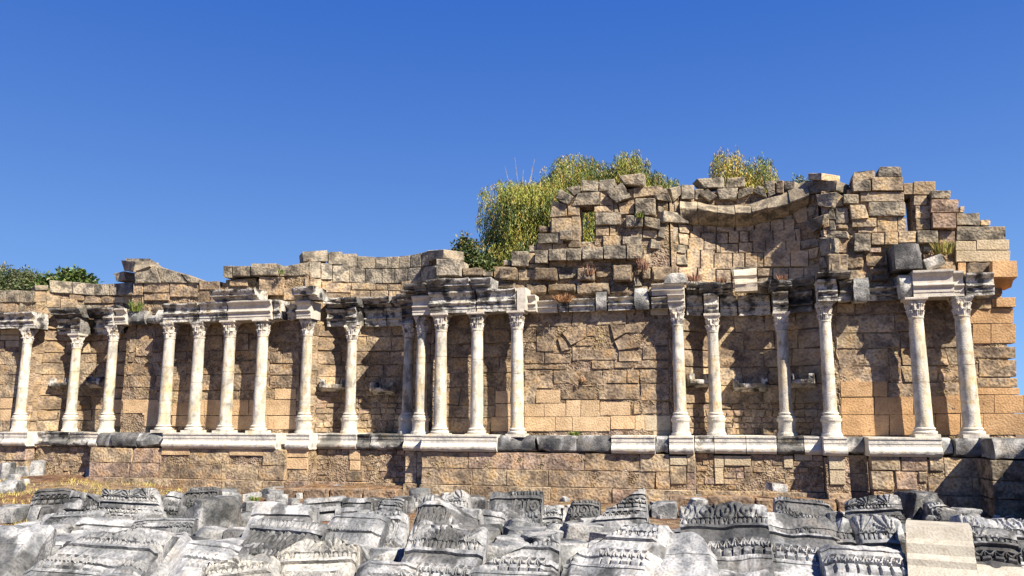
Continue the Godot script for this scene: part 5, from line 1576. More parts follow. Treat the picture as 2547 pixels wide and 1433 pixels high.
# ---------------------------------------------------------------- podium under the columns
func podium_stone(o: Node3D, s0: float, kind: int, n: float, x0: float, x1: float, h0: float, h1: float, extra := 1.0) -> void:
	var c := Vector3((x0 + x1) * .5, (h0 + h1) * .5, n)
	var a := (x1 - x0) * .5 - .005
	var b := (h1 - h0) * .5 - .004
	var k := [Vector3(-a, -b, 0), Vector3(a, -b, 0), Vector3(a, b, 0), Vector3(-a, b, 0)]
	part(o, "stone", stone_mesh(k, Vector3(0, 0, 1), .3, ROUGH[kind] * extra, EDGE[kind] * extra, tone(kind)), stone_mat(kind), Transform3D(Basis.IDENTITY, c - Vector3(s0, 0, 0)))

func podium() -> void:
	var names := ["podium wall below the left edge column", "rubble podium wall below the curved left niche", "podium wall below the row of four columns", "narrow podium pier left of the middle niche", "rubble podium wall below the middle niche", "narrow podium pier in shadow beside the three-column porch", "long podium wall below the three-column porch and blocked arch", "rubble podium wall below the right niche", "narrow pale podium pier at the right side of the right niche", "shadowed podium recess between the pale pier and the right porch", "podium wall below the two tall right columns"]
	for i in PODIUM.size():
		var k: Array = PODIUM[i]
		var s0 := maxf(k[0], -17.4)
		var s1: float = k[1]
		var n: float = k[2]
		var o := thing("podium_wall", names[i], "wall", fx(s0, 0, 0))
		var surf := func(_s: float, _h: float) -> float: return n - .022
		var top := func(_s: float) -> float: return 1.12
		part(o, "mortar_core", core_mesh(s0, s1, -.1, surf, top, [], Color(.48, .395, .295)), M.mortar)
		var own := []
		for j in range(0, PODIUM_STONES.size(), 6):
			var a: float = PODIUM_STONES[j + 2] / 100.0
			var b: float = PODIUM_STONES[j + 4] / 100.0
			if (a + b) * .5 > s0 and (a + b) * .5 < s1:
				var h1: float = PODIUM_STONES[j + 3] / 100.0
				var h0: float = PODIUM_STONES[j + 5] / 100.0
				podium_stone(o, s0, PODIUM_STONES[j], n + .015, a, b, h0, h1)
				own.append([a, b, h0, h1])
		var keep := placed
		placed = own
		var rubble := i in [1, 4, 7]
		var rows := [[.0, .34, .12], [.34, .74, 0.0], [.74, 1.15, 0.0]]
		if rubble:
			rows = [[.0, .3, .08]]
			for r in 6:
				rows.append([.3 + r * .142, .3 + (r + 1) * .142, 0.0])
		for r in rows:
			for sp in free_spans(s0, s1, r[0], r[1]):
				var x: float = sp[0]
				while x < sp[1] - .02:
					var small: bool = rubble and r[0] > .1
					var w := rnd(.14, .34) if small else rnd(.65, 1.6)
					if sp[1] - x - w < (.1 if small else .3):
						w = sp[1] - x
					var kind: int = [0, 2, 6, 0][rng.randi() % 4] if small else [0, 2, 2, 2, 0, 6][rng.randi() % 6]
					podium_stone(o, s0, kind, n + r[2] + rnd(-.012, .014) - (.02 if small else 0.0), x, x + w, r[0] + (rnd(-.02, .02) if small else 0.0), r[1], .85)
					x += w
		placed = keep

# ---------------------------------------------------------------- leaning hood stones of the right niche
func upper_hood() -> void:
	var o: Node3D = things["wall4"]
	var edges := [4.3, 4.74, 5.24, 5.68, 6.09, 6.48, 7.0, 7.45]
	var hb := [7.05, 7.0, 6.96, 6.95, 6.95, 7.02, 7.11, 7.26]
	var ht := [7.4, 7.34, 7.24, 7.21, 7.21, 7.28, 7.35, 7.48]
	var reach := [.3, .44, .48, .5, .5, .48, .45, .3]
	var back := [.26, .3, .33, .33, .35, .42, .48, .46]
	for i in 7:
		var m := MB.new()
		var g := rnd(.85, 1.15)
		var c := Color(.39 * g, .345 * g, .28 * g)
		var out := rnd(-.025, .025)
		var lift := rnd(-.015, .015)
		var tip := rnd(-.03, .03)
		var ids := []
		var nn := 5
		for a in nn + 1:
			var u := float(a) / nn
			var s := lerpf(edges[i] + .004, edges[i + 1] - .004, u)
			var n := nw(s, 6.0)
			var f := n + lerpf(reach[i], reach[i + 1], u) + out
			var b0 := lerpf(hb[i], hb[i + 1], u) + lift
			var t0 := lerpf(ht[i], ht[i + 1], u) + lift + tip * (u - .5)
			var sd := Vector3(s * 3.0, i * 5.0, 0)
			var row := []
			for q in [Vector2(n - .25, b0 - .02), Vector2(n, b0 - .02), Vector2(lerpf(n, f, .25), b0 + .03), Vector2(lerpf(n, f, .65), b0 + .12), Vector2(f - .015, t0 - .07), Vector2(f, t0 - .03), Vector2(f - .03, t0), Vector2(lerpf(n, f, .5), t0 + lerpf(back[i], back[i + 1], u) * .5), Vector2(n - .1, t0 + lerpf(back[i], back[i + 1], u)), Vector2(n - .3, t0 + lerpf(back[i], back[i + 1], u) + .02)]:
				var p := Vector3(s, q.y, q.x) + Vector3(0, .022 * na.get_noise_3dv(sd + Vector3(q.x, q.y, 0) * 4.0), .03 * nb.get_noise_3dv(sd + Vector3(q.x, q.y, 3) * 3.0))
				m.col = c * (1.0 + .2 * nb.get_noise_3dv(p * 3.0))
				row.append(m.p(p - Vector3(4.05, 0, 0)))
			ids.append(row)
		for a in nn:
			for k in 10:
				var e := (k + 1) % 10
				m.q(ids[a][k], ids[a + 1][k], ids[a + 1][e], ids[a][e])
		for a in [0, nn]:
			var r: Array = ids[a]
			for k in range(1, 9):
				if a == 0:
					m.t(r[0], r[k], r[k + 1])
				else:
					m.t(r[0], r[k + 1], r[k])
		part(o, "hood_stone", m.mesh(.6), M.grey)

# ---------------------------------------------------------------- low wing running forward at the right
func wing() -> void:
	var o := thing("wing_podium", "low dark podium wing running toward the viewer at the right edge", "wall", fx(10.35, 0, .28))
	# left flank faces the court, front faces the viewer
	var deep := .95
	var rows := [[0.0, .38], [.38, .75], [.75, 1.16]]
	for r in rows:
		var z := 0.0
		while z < deep - .02:
			var l := minf(rnd(.4, .6), deep - z)
			if deep - z - l < .2:
				l = deep - z
			var k := [Vector3(0, r[0], z + .005), Vector3(0, r[0], z + l - .005), Vector3(0, r[1] - .01, z + l - .005), Vector3(0, r[1] - .01, z + .005)]
			for i in 4:
				k[i].x = .02
			part(o, "stone", stone_mesh(k, Vector3(-1, 0, 0), .3, .012, .02, Color(.3, .25, .2) * rnd(.85, 1.1)), M.grey)
			z += l
		var x := .02
		while x < 3.6:
			var l := rnd(.6, 1.1)
			var k := [Vector3(x + .005, r[0], deep), Vector3(x + l - .005, r[0], deep), Vector3(x + l - .005, r[1] - .01, deep), Vector3(x + .005, r[1] - .01, deep)]
			part(o, "stone", stone_mesh(k, Vector3(0, 0, 1), .3, .012, .02, Color(.32, .28, .23) * rnd(.85, 1.1)), M.grey)
			x += l
	var c := MB.new()
	c.col = Color(.3, .24, .18)
	c.box(Vector3(.1, -.1, -.3), Vector3(4.4, 1.14, deep - .08))
	part(o, "mortar_core", c.mesh(), M.mortar)
	# further arm of the wing, outside the picture, whose shadow falls across the front
	var w2 := thing("wing_podium", "outer arm of the podium wing beyond the right edge of the picture", "wall", fx(11.42, 0, 1.23))
	for r in [[0.0, .6], [.6, 1.25], [1.25, 1.95]]:
		var z := 0.0
		for j in 5:
			var k := [Vector3(0, r[0], z + .005), Vector3(0, r[0], z + .6), Vector3(0, r[1] - .01, z + .6), Vector3(0, r[1] - .01, z + .005)]
			part(w2, "stone", stone_mesh(k, Vector3(-1, 0, 0), .6, .02, .03, Color(.33, .28, .22)), M.grey)
			z += .6

# ---------------------------------------------------------------- marble ledge of the podium
func ledges() -> void:
	# s0, s1, front n, kind (0 new white moulding, 1 old stained moulding, 2 broken block), dark, label
	var L := [
		[-16.6, -15.55, .2, 1, .35, "stained ledge piece at the left edge of the picture"],
		[-15.55, -14.68, .22, 0, .1, "white moulded ledge piece under the leftmost column"],
		[-14.68, -13.5, -.1, 1, .4, "stained ledge piece, left half under the curved left niche"],
		[-13.5, -12.5, -.1, 1, .5, "stained ledge piece, right half under the curved left niche"],
		[-12.5, -12.2, .2, 0, .05, "short white ledge piece at the right side of the left niche"],
		[-12.2, -11.66, .26, 2, .6, "small broken grey ledge block right of the left niche"],
		[-11.66, -10.8, .34, 2, .75, "dark rounded ledge block left of the row of four columns"],
		[-10.8, -9.96, .32, 2, .3, "half dark half white broken ledge block beside the four-column ledge"],
		[-9.96, -8.2, .33, 0, .06, "white moulded ledge under the first two of the four columns"],
		[-8.2, -6.42, .33, 0, .06, "white moulded ledge under the last two of the four columns"],
		[-6.2, -5.5, .22, 0, .05, "white ledge piece under the left column of the middle niche"],
		[-5.5, -4.36, -.24, 0, .15, "white ledge piece with grey stains in the middle niche"],
		[-4.36, -3.95, -.24, 1, .75, "short blackened ledge piece in the middle niche"],
		[-3.95, -2.92, -.24, 1, .55, "grey broken ledge piece at the shaded side of the middle niche"],
		[-2.88, -2.3, .1, 0, .1, "white ledge pier in front of the shaded niche corner"],
		[-2.3, -.29, .34, 0, .06, "long white ledge under the three-column porch"],
		[-.29, .7, .3, 2, .6, "weathered grey ledge block right of the three-column porch"],
		[.7, 1.7, .3, 2, .5, "weathered grey ledge block below the blocked arch"],
		[1.7, 2.54, .32, 2, .75, "blackened rounded ledge block below the blocked arch"],
		[2.54, 3.58, .36, 0, .04, "clean white moulded ledge block right of the blackened one"],
		[3.58, 3.9, .26, 2, .4, "small broken ledge bit between two clean white ledges"],
		[3.9, 4.47, .34, 0, .04, "white ledge pier under the left column of the right niche"],
		[4.47, 4.93, -.15, 1, .2, "ledge piece with a chipped grey top in the right niche"],
		[4.93, 5.66, -.16, 0, .15, "white ledge under the second column of the right niche"],
		[5.66, 6.35, -.16, 0, .1, "white ledge at the middle of the right niche"],
		[6.35, 6.95, -.16, 1, .8, "blackened ledge piece in the right niche"],
		[6.95, 7.33, -.16, 0, .3, "short ledge piece right of the blackened one in the right niche"],
		[7.33, 7.84, .2, 0, .05, "white ledge pier under the right column of the right niche"],
		[7.84, 8.25, -.2, 2, .8, "dark broken ledge lump in the recess right of the right niche"],
		[8.25, 9.74, .34, 0, .08, "long white ledge under the left column of the right porch"],
		[9.74, 9.98, .24, 2, .3, "rough ledge bit between the white ledge and the grey blocks at right"],
		[9.98, 10.9, .36, 2, .45, "broken grey ledge block under the rightmost column"]]
	for k in L:
		var s0: float = k[0]
		var w: float = k[1] - k[0] - .012
		var back: float = k[2] + (1.5 if s0 > -14.7 and s0 < -12.5 or s0 > -5.6 and s0 < -2.9 or s0 > 4.4 and s0 < 7.3 else .55)
		var mesh: Mesh
		var mat: Material = M.marble
		if k[3] == 2:
			var prof := [Vector2(-back, .01), Vector2(-.06, .01), Vector2(.0, .06), Vector2(.02, .2), Vector2(-.01, .34), Vector2(-.08, .41), Vector2(-back, .41)]
			mesh = sweep(prof, 0, w, 1.0, Color(.52, .51, .495), k[4], null, .06)
			mat = M.block
		else:
			mesh = sweep(ledge_profile(back), 0, w, .06 if k[3] == 0 else .45, Color(.65, .615, .55) if k[3] == 0 else Color(.55, .535, .505), k[4] if k[4] > .12 else 0.0)
			mat = M.marble if k[3] == 0 else M.old
		single("marble_ledge", k[5], "ledge", mesh, mat, fx(s0, LEDGE_TOP - .415, k[2]))
	# the ledge turns onto the wing
	single("marble_ledge", "dark grey ledge block on the corner of the right wing", "ledge", sweep([Vector2(-1.1, 0), Vector2(.02, 0), Vector2(.06, .1), Vector2(.04, .36), Vector2(-.03, .42), Vector2(-1.1, .42)], 0, 1.15, .6, Color(.46, .45, .43), .5, null, .06), M.block, fx(10.45, 1.16, 1.2))
	single("marble_ledge", "dark grey ledge block on the right wing, cut by the picture edge", "ledge", sweep([Vector2(-1.1, 0), Vector2(.0, 0), Vector2(.05, .1), Vector2(.03, .36), Vector2(-.03, .42), Vector2(-1.1, .42)], 0, 1.5, .6, Color(.46, .45, .43), .6, null, .06), M.block, fx(11.62, 1.16, 1.2))

# ---------------------------------------------------------------- architraves and cornices
func entablatures() -> void:
	var white := Color(.67, .635, .565)
	var worn := Color(.61, .585, .535)
	# straight pieces: s0, s1, bottom, height, front, back, damage, dark, kind (0 clean, 1 old), label
	var A := [
		[-17.0, -15.1, 4.69, .5, -.02, .6, .6, .55, 1, "stained entablature block over the leftmost column"],
		[-12.55, -12.2, 4.69, .52, .02, .6, .5, .45, 1, "stained entablature block over the right column of the left niche"],
		[-12.2, -11.82, 4.72, .46, -.05, .55, .0, .0, 0, "small clean white entablature piece right of the left niche"],
		[-11.82, -11.2, 4.72, .42, -.18, .4, 1.1, .8, 2, "blackened broken entablature lump right of the small white piece"],
		[-11.2, -10.85, 4.74, .26, -.2, .4, .6, .1, 2, "low white entablature scrap between two dark lumps"],
		[-10.85, -10.3, 4.72, .42, -.18, .4, 1.1, .75, 2, "dark broken lump left of the four-column entablature"],
		[-10.36, -9.17, 4.69, .54, .2, .66, .25, .3, 1, "stained entablature block over the first of the four columns"],
		[-9.15, -8.25, 4.69, .54, .2, .66, .3, .5, 1, "blackened entablature block over the second of the four columns"],
		[-8.23, -6.86, 4.69, .54, .2, .66, .06, .0, 0, "mostly new white entablature over the last two of the four columns"],
		[-6.84, -6.62, 4.69, .54, .12, .56, .3, .5, 1, "stained return piece at the right end of the four-column entablature"],
		[-6.6, -6.15, 4.7, .45, -.2, .3, .5, .3, 1, "stained entablature piece beside the left column of the middle niche"],
		[-6.13, -5.68, 4.69, .48, .12, .6, .1, .0, 0, "clean tapered block over the left column of the middle niche"],
		[-2.72, -2.2, 4.68, .5, .1, .6, .1, .2, 0, "plain grey-white block over the niche corner left of the three-column porch"],
		[-2.2, -.92, 4.69, .56, .22, .68, .4, .42, 1, "weathered entablature block over the left two porch columns"],
		[-.9, .16, 4.69, .6, .22, .68, .4, .55, 1, "dark weathered entablature block over the right porch columns"],
		[.44, 1.14, 4.68, .3, -.24, .3, .05, .0, 0, "low clean architrave under the dry red plant"],
		[1.16, 1.42, 4.68, .28, -.24, .3, .6, .6, 1, "short grey architrave scrap right of the dry red plant"],
		[1.44, 2.13, 4.68, .32, -.24, .3, .4, .35, 1, "stained white architrave over the blocked arch, left piece"],
		[2.14, 2.43, 4.68, .5, -.2, .35, .8, .7, 2, "upright dark stump on the architrave over the blocked arch"],
		[2.45, 3.12, 4.68, .34, -.24, .3, .4, .25, 1, "stained white architrave over the blocked arch, right piece"],
		[3.12, 3.52, 4.68, .56, -.22, .4, 1.1, .1, 2, "broken white lump left of the clean corner block"],
		[3.54, 3.95, 4.69, .28, -.22, .4, .2, .3, 1, "old architrave piece below the clean corner block"],
		[3.95, 4.36, 4.69, .3, -.02, .5, .05, .0, 0, "clean beaded architrave over the left column of the right niche"],
		[3.56, 4.36, 5.0, .28, -.1, .5, .05, .0, 0, "clean white corner block above the beaded architrave"],
		[7.4, 7.86, 4.69, .5, .12, .6, .8, .45, 1, "battered entablature block over the right column of the right niche"],
		[7.88, 8.2, 4.7, .46, -.06, .4, .8, .75, 1, "blackened entablature piece right of the battered block"],
		[8.2, 8.55, 4.66, .58, .06, .5, 1.2, .1, 2, "broken white lump in the entablature left of the right porch"],
		[8.56, 9.2, 4.7, .32, -.24, .3, .4, .5, 1, "stained architrave against the wall left of the right porch"],
		[9.18, 9.44, 4.69, .56, .14, .6, .8, .2, 2, "rough white side piece of the right porch entablature"],
		[9.44, 10.28, 4.69, .6, .24, .7, .03, .0, 0, "clean white entablature over the right porch columns"],
		[10.28, 10.5, 4.69, .56, .18, .64, .05, .0, 0, "smooth white joint block between clean and old entablature at right"],
		[10.5, 11.12, 4.69, .5, .2, .66, .7, .25, 1, "layered old entablature fragment at the right end"]]
	for k in A:
		var w: float = k[1] - k[0] - .01
		var prof: Array = entablature_profile(k[5], k[3])
		if k[8] == 2:
			var h: float = k[3]
			prof = [Vector2(-k[5], 0), Vector2(-.04, 0), Vector2(.02, h * .2), Vector2(.04, h * .6), Vector2(-.03, h * .95), Vector2(-k[5], h)]
		var mat: Material = [M.clean, M.old, M.block][k[8]]
		single("entablature_block", k[9], "entablature", sweep(prof, 0, w, k[6], white if k[8] == 0 else worn, k[7] * .64, null, .06), mat, fx(k[0], k[2], k[4]))
	# tall clean corner of the three-column porch, with its return moulding
	var t := thing("entablature_block", "clean white upright corner block at the right end of the three-column porch", "entablature", fx(.17, 4.69, .2))
	var cp := rough_block(.24, .6, .6, .004, 0, white, 0.0)
	part(t, "core", cp, M.clean, Transform3D(Basis.IDENTITY, Vector3(.125, 0, -.3)))
	part(t, "moulding", sweep(entablature_profile(.4, .42), 0, .2, .03, white, 0.0), M.clean, Transform3D(Basis.IDENTITY, Vector3(.25, 0, -.2)))
	# cornices and loose pieces riding on top: s0, s1, bottom, height, front, reach, back, damage, dark, label
	var Cn := [
		[-8.7, -7.25, 5.26, .28, .2, .22, .5, .5, .1, "white broken cornice slab on the four-column entablature"],
		[-6.2, -5.45, 5.2, .34, .1, .3, .5, .9, .35, "pale broken cornice slab over the left column of the middle niche"],
		[-2.24, -1.05, 5.27, .3, .2, .26, .5, .5, .6, "black and white cornice block on the three-column porch"],
		[-1.02, -.45, 5.27, .28, .2, .24, .5, .9, .05, "white knocked-off cornice lump on the three-column porch"],
		[-2.9, -2.26, 5.18, .32, .08, .26, .5, .7, .75, "blackened cornice piece left of the three-column porch"],
		[-16.9, -15.2, 5.16, .0, 0, 0, 0, 0, 0, ""],
		[7.4, 8.15, 5.2, .14, .1, .2, .5, .8, .5, "thin battered slab over the right column of the right niche"]]
	for k in Cn:
		if k[9] == "":
			continue
		single("cornice_block", k[9], "cornice", sweep(cornice_profile(k[6], k[3], k[5]), 0, k[1] - k[0], k[7], worn, k[8], null, .06), M.old if k[8] > .08 else M.block, fx(k[0], k[2], k[4]))
	single("marble_boulder", "white boulder resting on the clean corner block", "stone", rough_block(.6, .26, .4, .05, 4, white, .1), M.block, fx(4.12, 5.27, -.2))
	# curved pieces of the niches: s0, s1, dark, label
	var curve := func(s0: float, add: float) -> Callable:
		return func(x: float) -> float: return nw(s0 + x, 4.0) + add
	var R := [
		[-15.05, -14.55, .35, "curved entablature left of the inner column of the left niche"],
		[-13.9, -13.2, .4, "curved entablature right of the inner column of the left niche"],
		[-13.18, -12.56, .55, "darker curved entablature at the right side of the left niche"],
		[-5.66, -5.08, .12, "curved white entablature left of the sunlit inner column of the middle niche"],
		[-4.66, -4.0, .3, "curved entablature right of the sunlit inner column of the middle niche"],
		[-3.98, -3.32, .5, "curved entablature in the shaded half of the middle niche"],
		[4.38, 4.78, .2, "curved entablature beside the left column of the right niche"],
		[5.2, 5.62, .05, "carved curved entablature right of the second column of the right niche"],
		[5.64, 6.42, .35, "curved entablature at the middle of the right niche"],
		[6.86, 7.38, .65, "blackened curved entablature at the right of the right niche"]]
	for k in R:
		single("entablature_block", k[3], "entablature", sweep(entablature_profile(.42, .5), 0, k[1] - k[0], .3, worn, k[2] * .7, curve.call(k[0], .22), .06), M.old, fx(k[0], 4.56, 0))
	# dark projecting cornice of the niches
	var D := [
		[-15.1, -14.5, "black curved cornice over the left part of the left niche"],
		[-13.95, -13.0, "black curved cornice over the middle of the left niche"],
		[-12.98, -12.5, "black curved cornice at the right of the left niche"],
		[-5.66, -5.1, "black curved cornice left of the sunlit inner column of the middle niche"],
		[-4.62, -3.75, "black broken cornice at the back of the middle niche"],
		[-3.73, -2.95, "black jutting cornice at the shaded side of the middle niche"],
		[4.4, 4.8, "black and white fluted cornice stone at the left of the right niche"],
		[4.82, 5.56, "black cornice stone left of the white moulded block in the right niche"],
		[6.05, 6.75, "thin black cornice stone right of the white moulded block in the right niche"],
		[6.78, 7.45, "large black cornice stone at the right of the right niche"]]
	for k in D:
		single("cornice_block", k[2], "cornice", sweep(cornice_profile(.4, .3, .34), 0, k[1] - k[0] - .01, .9, Color(.5, .475, .44), .56, curve.call(k[0], .24), .06), M.old, fx(k[0], 5.07, 0))
	# blocks breaking forward over the inner columns
	var B := [[-14.21, -.86, .4, "grey block breaking forward over the inner column of the left niche"], [-4.86, -.82, .6, "dark block breaking forward over the sunlit inner column of the middle niche"], [-3.1, -.69, .7, "dark block over the shaded inner column of the middle niche"], [4.99, -.75, .3, "stained block breaking forward over the second column of the right niche"], [6.64, -.79, .75, "dark block breaking forward over the third column of the right niche"]]
	for k in B:
		var o := thing("entablature_block", k[3], "entablature", fx(k[0] - .18, 4.56, k[1] + .16))
		part(o, "architrave", sweep(entablature_profile(.55, .5), 0, .36, .5, worn, k[2], null, .05), M.old)
		part(o, "cornice", sweep(cornice_profile(.5, .26, .2), -.1, .46, .9, Color(.5, .48, .46), .7, null, .05), M.old, Transform3D(Basis.IDENTITY, Vector3(0, .51, 0)))
	# white moulded block standing on the niche cornice
	single("moulded_block", "white moulded block standing on the cornice of the right niche", "stone block", sweep([Vector2(-.35, 0), Vector2(.0, 0), Vector2(.02, .12), Vector2(.06, .17), Vector2(.06, .22), Vector2(-.02, .24), Vector2(-.02, .34), Vector2(.03, .4), Vector2(.0, .52), Vector2(-.05, .58), Vector2(-.35, .58)], 0, .55, .25, Color(.8, .72, .58), .0, null, .05), M.clean, fx(5.56, 5.1, -.62))
	# dark block jutting from the right wall, and the tilted fragment under it
	var db := thing("jutting_block", "black rectangular block jutting out of the right wall", "stone block", fx(9.38, 5.34, -.15))
	part(db, "body", rough_block(.58, .6, .8, .012, 2, Color(.2, .195, .19), .25, .6), M.block)
	single("marble_fragment", "tilted white moulded fragment on the right porch entablature", "fragment", sweep(cornice_profile(.2, .26, .08), 0, .42, .3, white, .1, null, .05), M.block, fx(9.78, 5.3, .1) * Transform3D(Basis(Vector3(0, 0, 1), .35), Vector3.ZERO))
	# wedge corbel under the jutting orange block at the right corner
	var cb := MB.new()
	cb.col = Color(.55, .31, .15)
	var o8 := []
	for x in [0.0, .42]:
		for q in [Vector2(-.45, 0), Vector2(.0, 0), Vector2(.26, .2), Vector2(-.45, .2)]:
			o8.append(cb.p(Vector3(x, q.y, q.x)))
	for i in 4:
		var e := (i + 1) % 4
		cb.q(o8[i], o8[4 + i], o8[4 + e], o8[e])
	cb.q(o8[0], o8[1], o8[2], o8[3])
	cb.q(o8[7], o8[6], o8[5], o8[4])
	part(things["wall5"], "corbel", cb.mesh(), M.fresh, Transform3D(Basis.IDENTITY, Vector3(11.2 - 7.72, 4.93, -.44)))

# ---------------------------------------------------------------- columns
func columns() -> void:
	var four := [-10.2, -9.22, -8.22, -7.18]
	var ord := ["first", "second", "third", "fourth"]
	for i in 4:
		column(four[i], 0, LEDGE_TOP, 4.69, .17, 0, i >= 2, 0.0, "white marble column, %s from the left in the row of four" % ord[i], "columns of the ruined front")
	var three := [-1.92, -.93, .135]
	var pos := ["left", "middle", "right"]
	for i in 3:
		column(three[i], 0, LEDGE_TOP - .05, 4.69, .17, 0, true, 0.0, "white marble column, %s one of the three-column porch" % pos[i], "columns of the ruined front")
	column(9.48, 0, LEDGE_TOP, 4.69, .18, 0, true, 0.0, "tall white column, left one of the right porch", "columns of the ruined front")
	column(10.43, 0, LEDGE_TOP, 4.69, .18, 0, false, .05, "tall white column, rightmost of all", "columns of the ruined front")
	# s, n, top, new abacus, dark, label
	var N := [
		[-15.45, -.22, 4.69, false, .0, "leftmost white column on a pedestal, beside the left niche"],
		[-14.21, -.86, 4.56, true, .1, "column on a pedestal inside the curved left niche"],
		[-12.32, -.22, 4.69, false, .1, "column on a pedestal at the right side of the left niche"],
		[-5.92, -.22, 4.69, false, .0, "column on a pedestal at the left side of the middle niche"],
		[-4.86, -.82, 4.56, false, .05, "sunlit inner column on a pedestal in the middle niche"],
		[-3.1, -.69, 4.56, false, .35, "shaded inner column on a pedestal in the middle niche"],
		[-2.54, -.22, 4.69, false, .15, "half-shaded column on a pedestal left of the three-column porch"],
		[4.16, -.22, 4.69, false, .0, "column on a pedestal at the left side of the right niche"],
		[4.99, -.75, 4.56, true, .0, "second column of the right niche, with a plain square abacus"],
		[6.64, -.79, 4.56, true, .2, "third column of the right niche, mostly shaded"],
		[7.57, -.22, 4.69, false, .05, "column with curled capital at the right side of the right niche"]]
	for k in N:
		column(k[0], k[1], LEDGE_TOP - .01, k[2], .15, .42, k[3], k[4], k[5], "columns of the ruined front", not k[3])

# ---------------------------------------------------------------- statue brackets in the niches
func consoles() -> void:
	var L := [[-14.9, .6, 2.86, "broken statue bracket, left one in the left niche"], [-13.7, .55, 2.9, "flat statue bracket, right one in the left niche"], [-5.5, .75, 2.72, "broken statue bracket in the sunlit half of the middle niche"], [-4.05, .7, 2.62, "statue bracket in the shaded half of the middle niche"], [4.55, .62, 2.74, "statue bracket between the first two columns of the right niche"], [5.85, .85, 2.64, "statue bracket with raised ends at the middle of the right niche"], [7.12, .65, 2.72, "shaded statue bracket at the right of the right niche"]]
	for k in L:
		var n := nw(k[0], 3.0)
		# face along the curve of the niche
		var t := (nw(k[0] + .1, 3.0) - nw(k[0] - .1, 3.0)) / .2
		var yaw := -atan(clampf(t, -1.2, 1.2)) * .7
		var o := thing("statue_bracket", k[3], "bracket", fx(k[0], k[2], n) * Transform3D(Basis(Vector3.UP, yaw), Vector3.ZERO))
		var w: float = k[1]
		part(o, "slab", sweep([Vector2(-.25, 0), Vector2(.12, 0), Vector2(.22, .07), Vector2(.34, .1), Vector2(.36, .15), Vector2(.36, .2), Vector2(-.25, .2)], -w / 2, w / 2, .6, Color(.62, .58, .52), .35, null, .05), M.old)
		for s in [-1, 1]:
			part(o, "end_lug", rough_block(.15, .16, .5, .02, 2, Color(.64, .6, .55), .3), M.old, Transform3D(Basis.IDENTITY, Vector3(s * (w / 2 - .08), .19, .08)))

# ---------------------------------------------------------------- fallen marble in the foreground
func short_name(label: String) -> String:
	var cut := label.length()
	for w in [" in ", " left of", " right of", " with ", " near ", " at ", " behind ", " under ", " next ", " lying ", " tilted ", " lowest ", " cut ", " beside ", " below ", " without ", " standing ", " sloping ", " on ", " between ", " above ", " by ", " leaning ", " tucked ", " carrying ", " among ", " before ", ","]:
		var i := label.find(w)
		if i > 8:
			cut = mini(cut, i)
	return label.substr(0, cut)

func neighbour(x: float, d: float) -> String:
	var best := 1e9
	var named := ""
	for k in FALLEN:
		if String(k[k.size() - 2]).begins_with("plain broken"):
			continue
		var q := Vector2(k[1] - x, k[2] - d).length_squared()
		if q < best:
			best = q
			named = short_name(k[k.size() - 2])
	return named

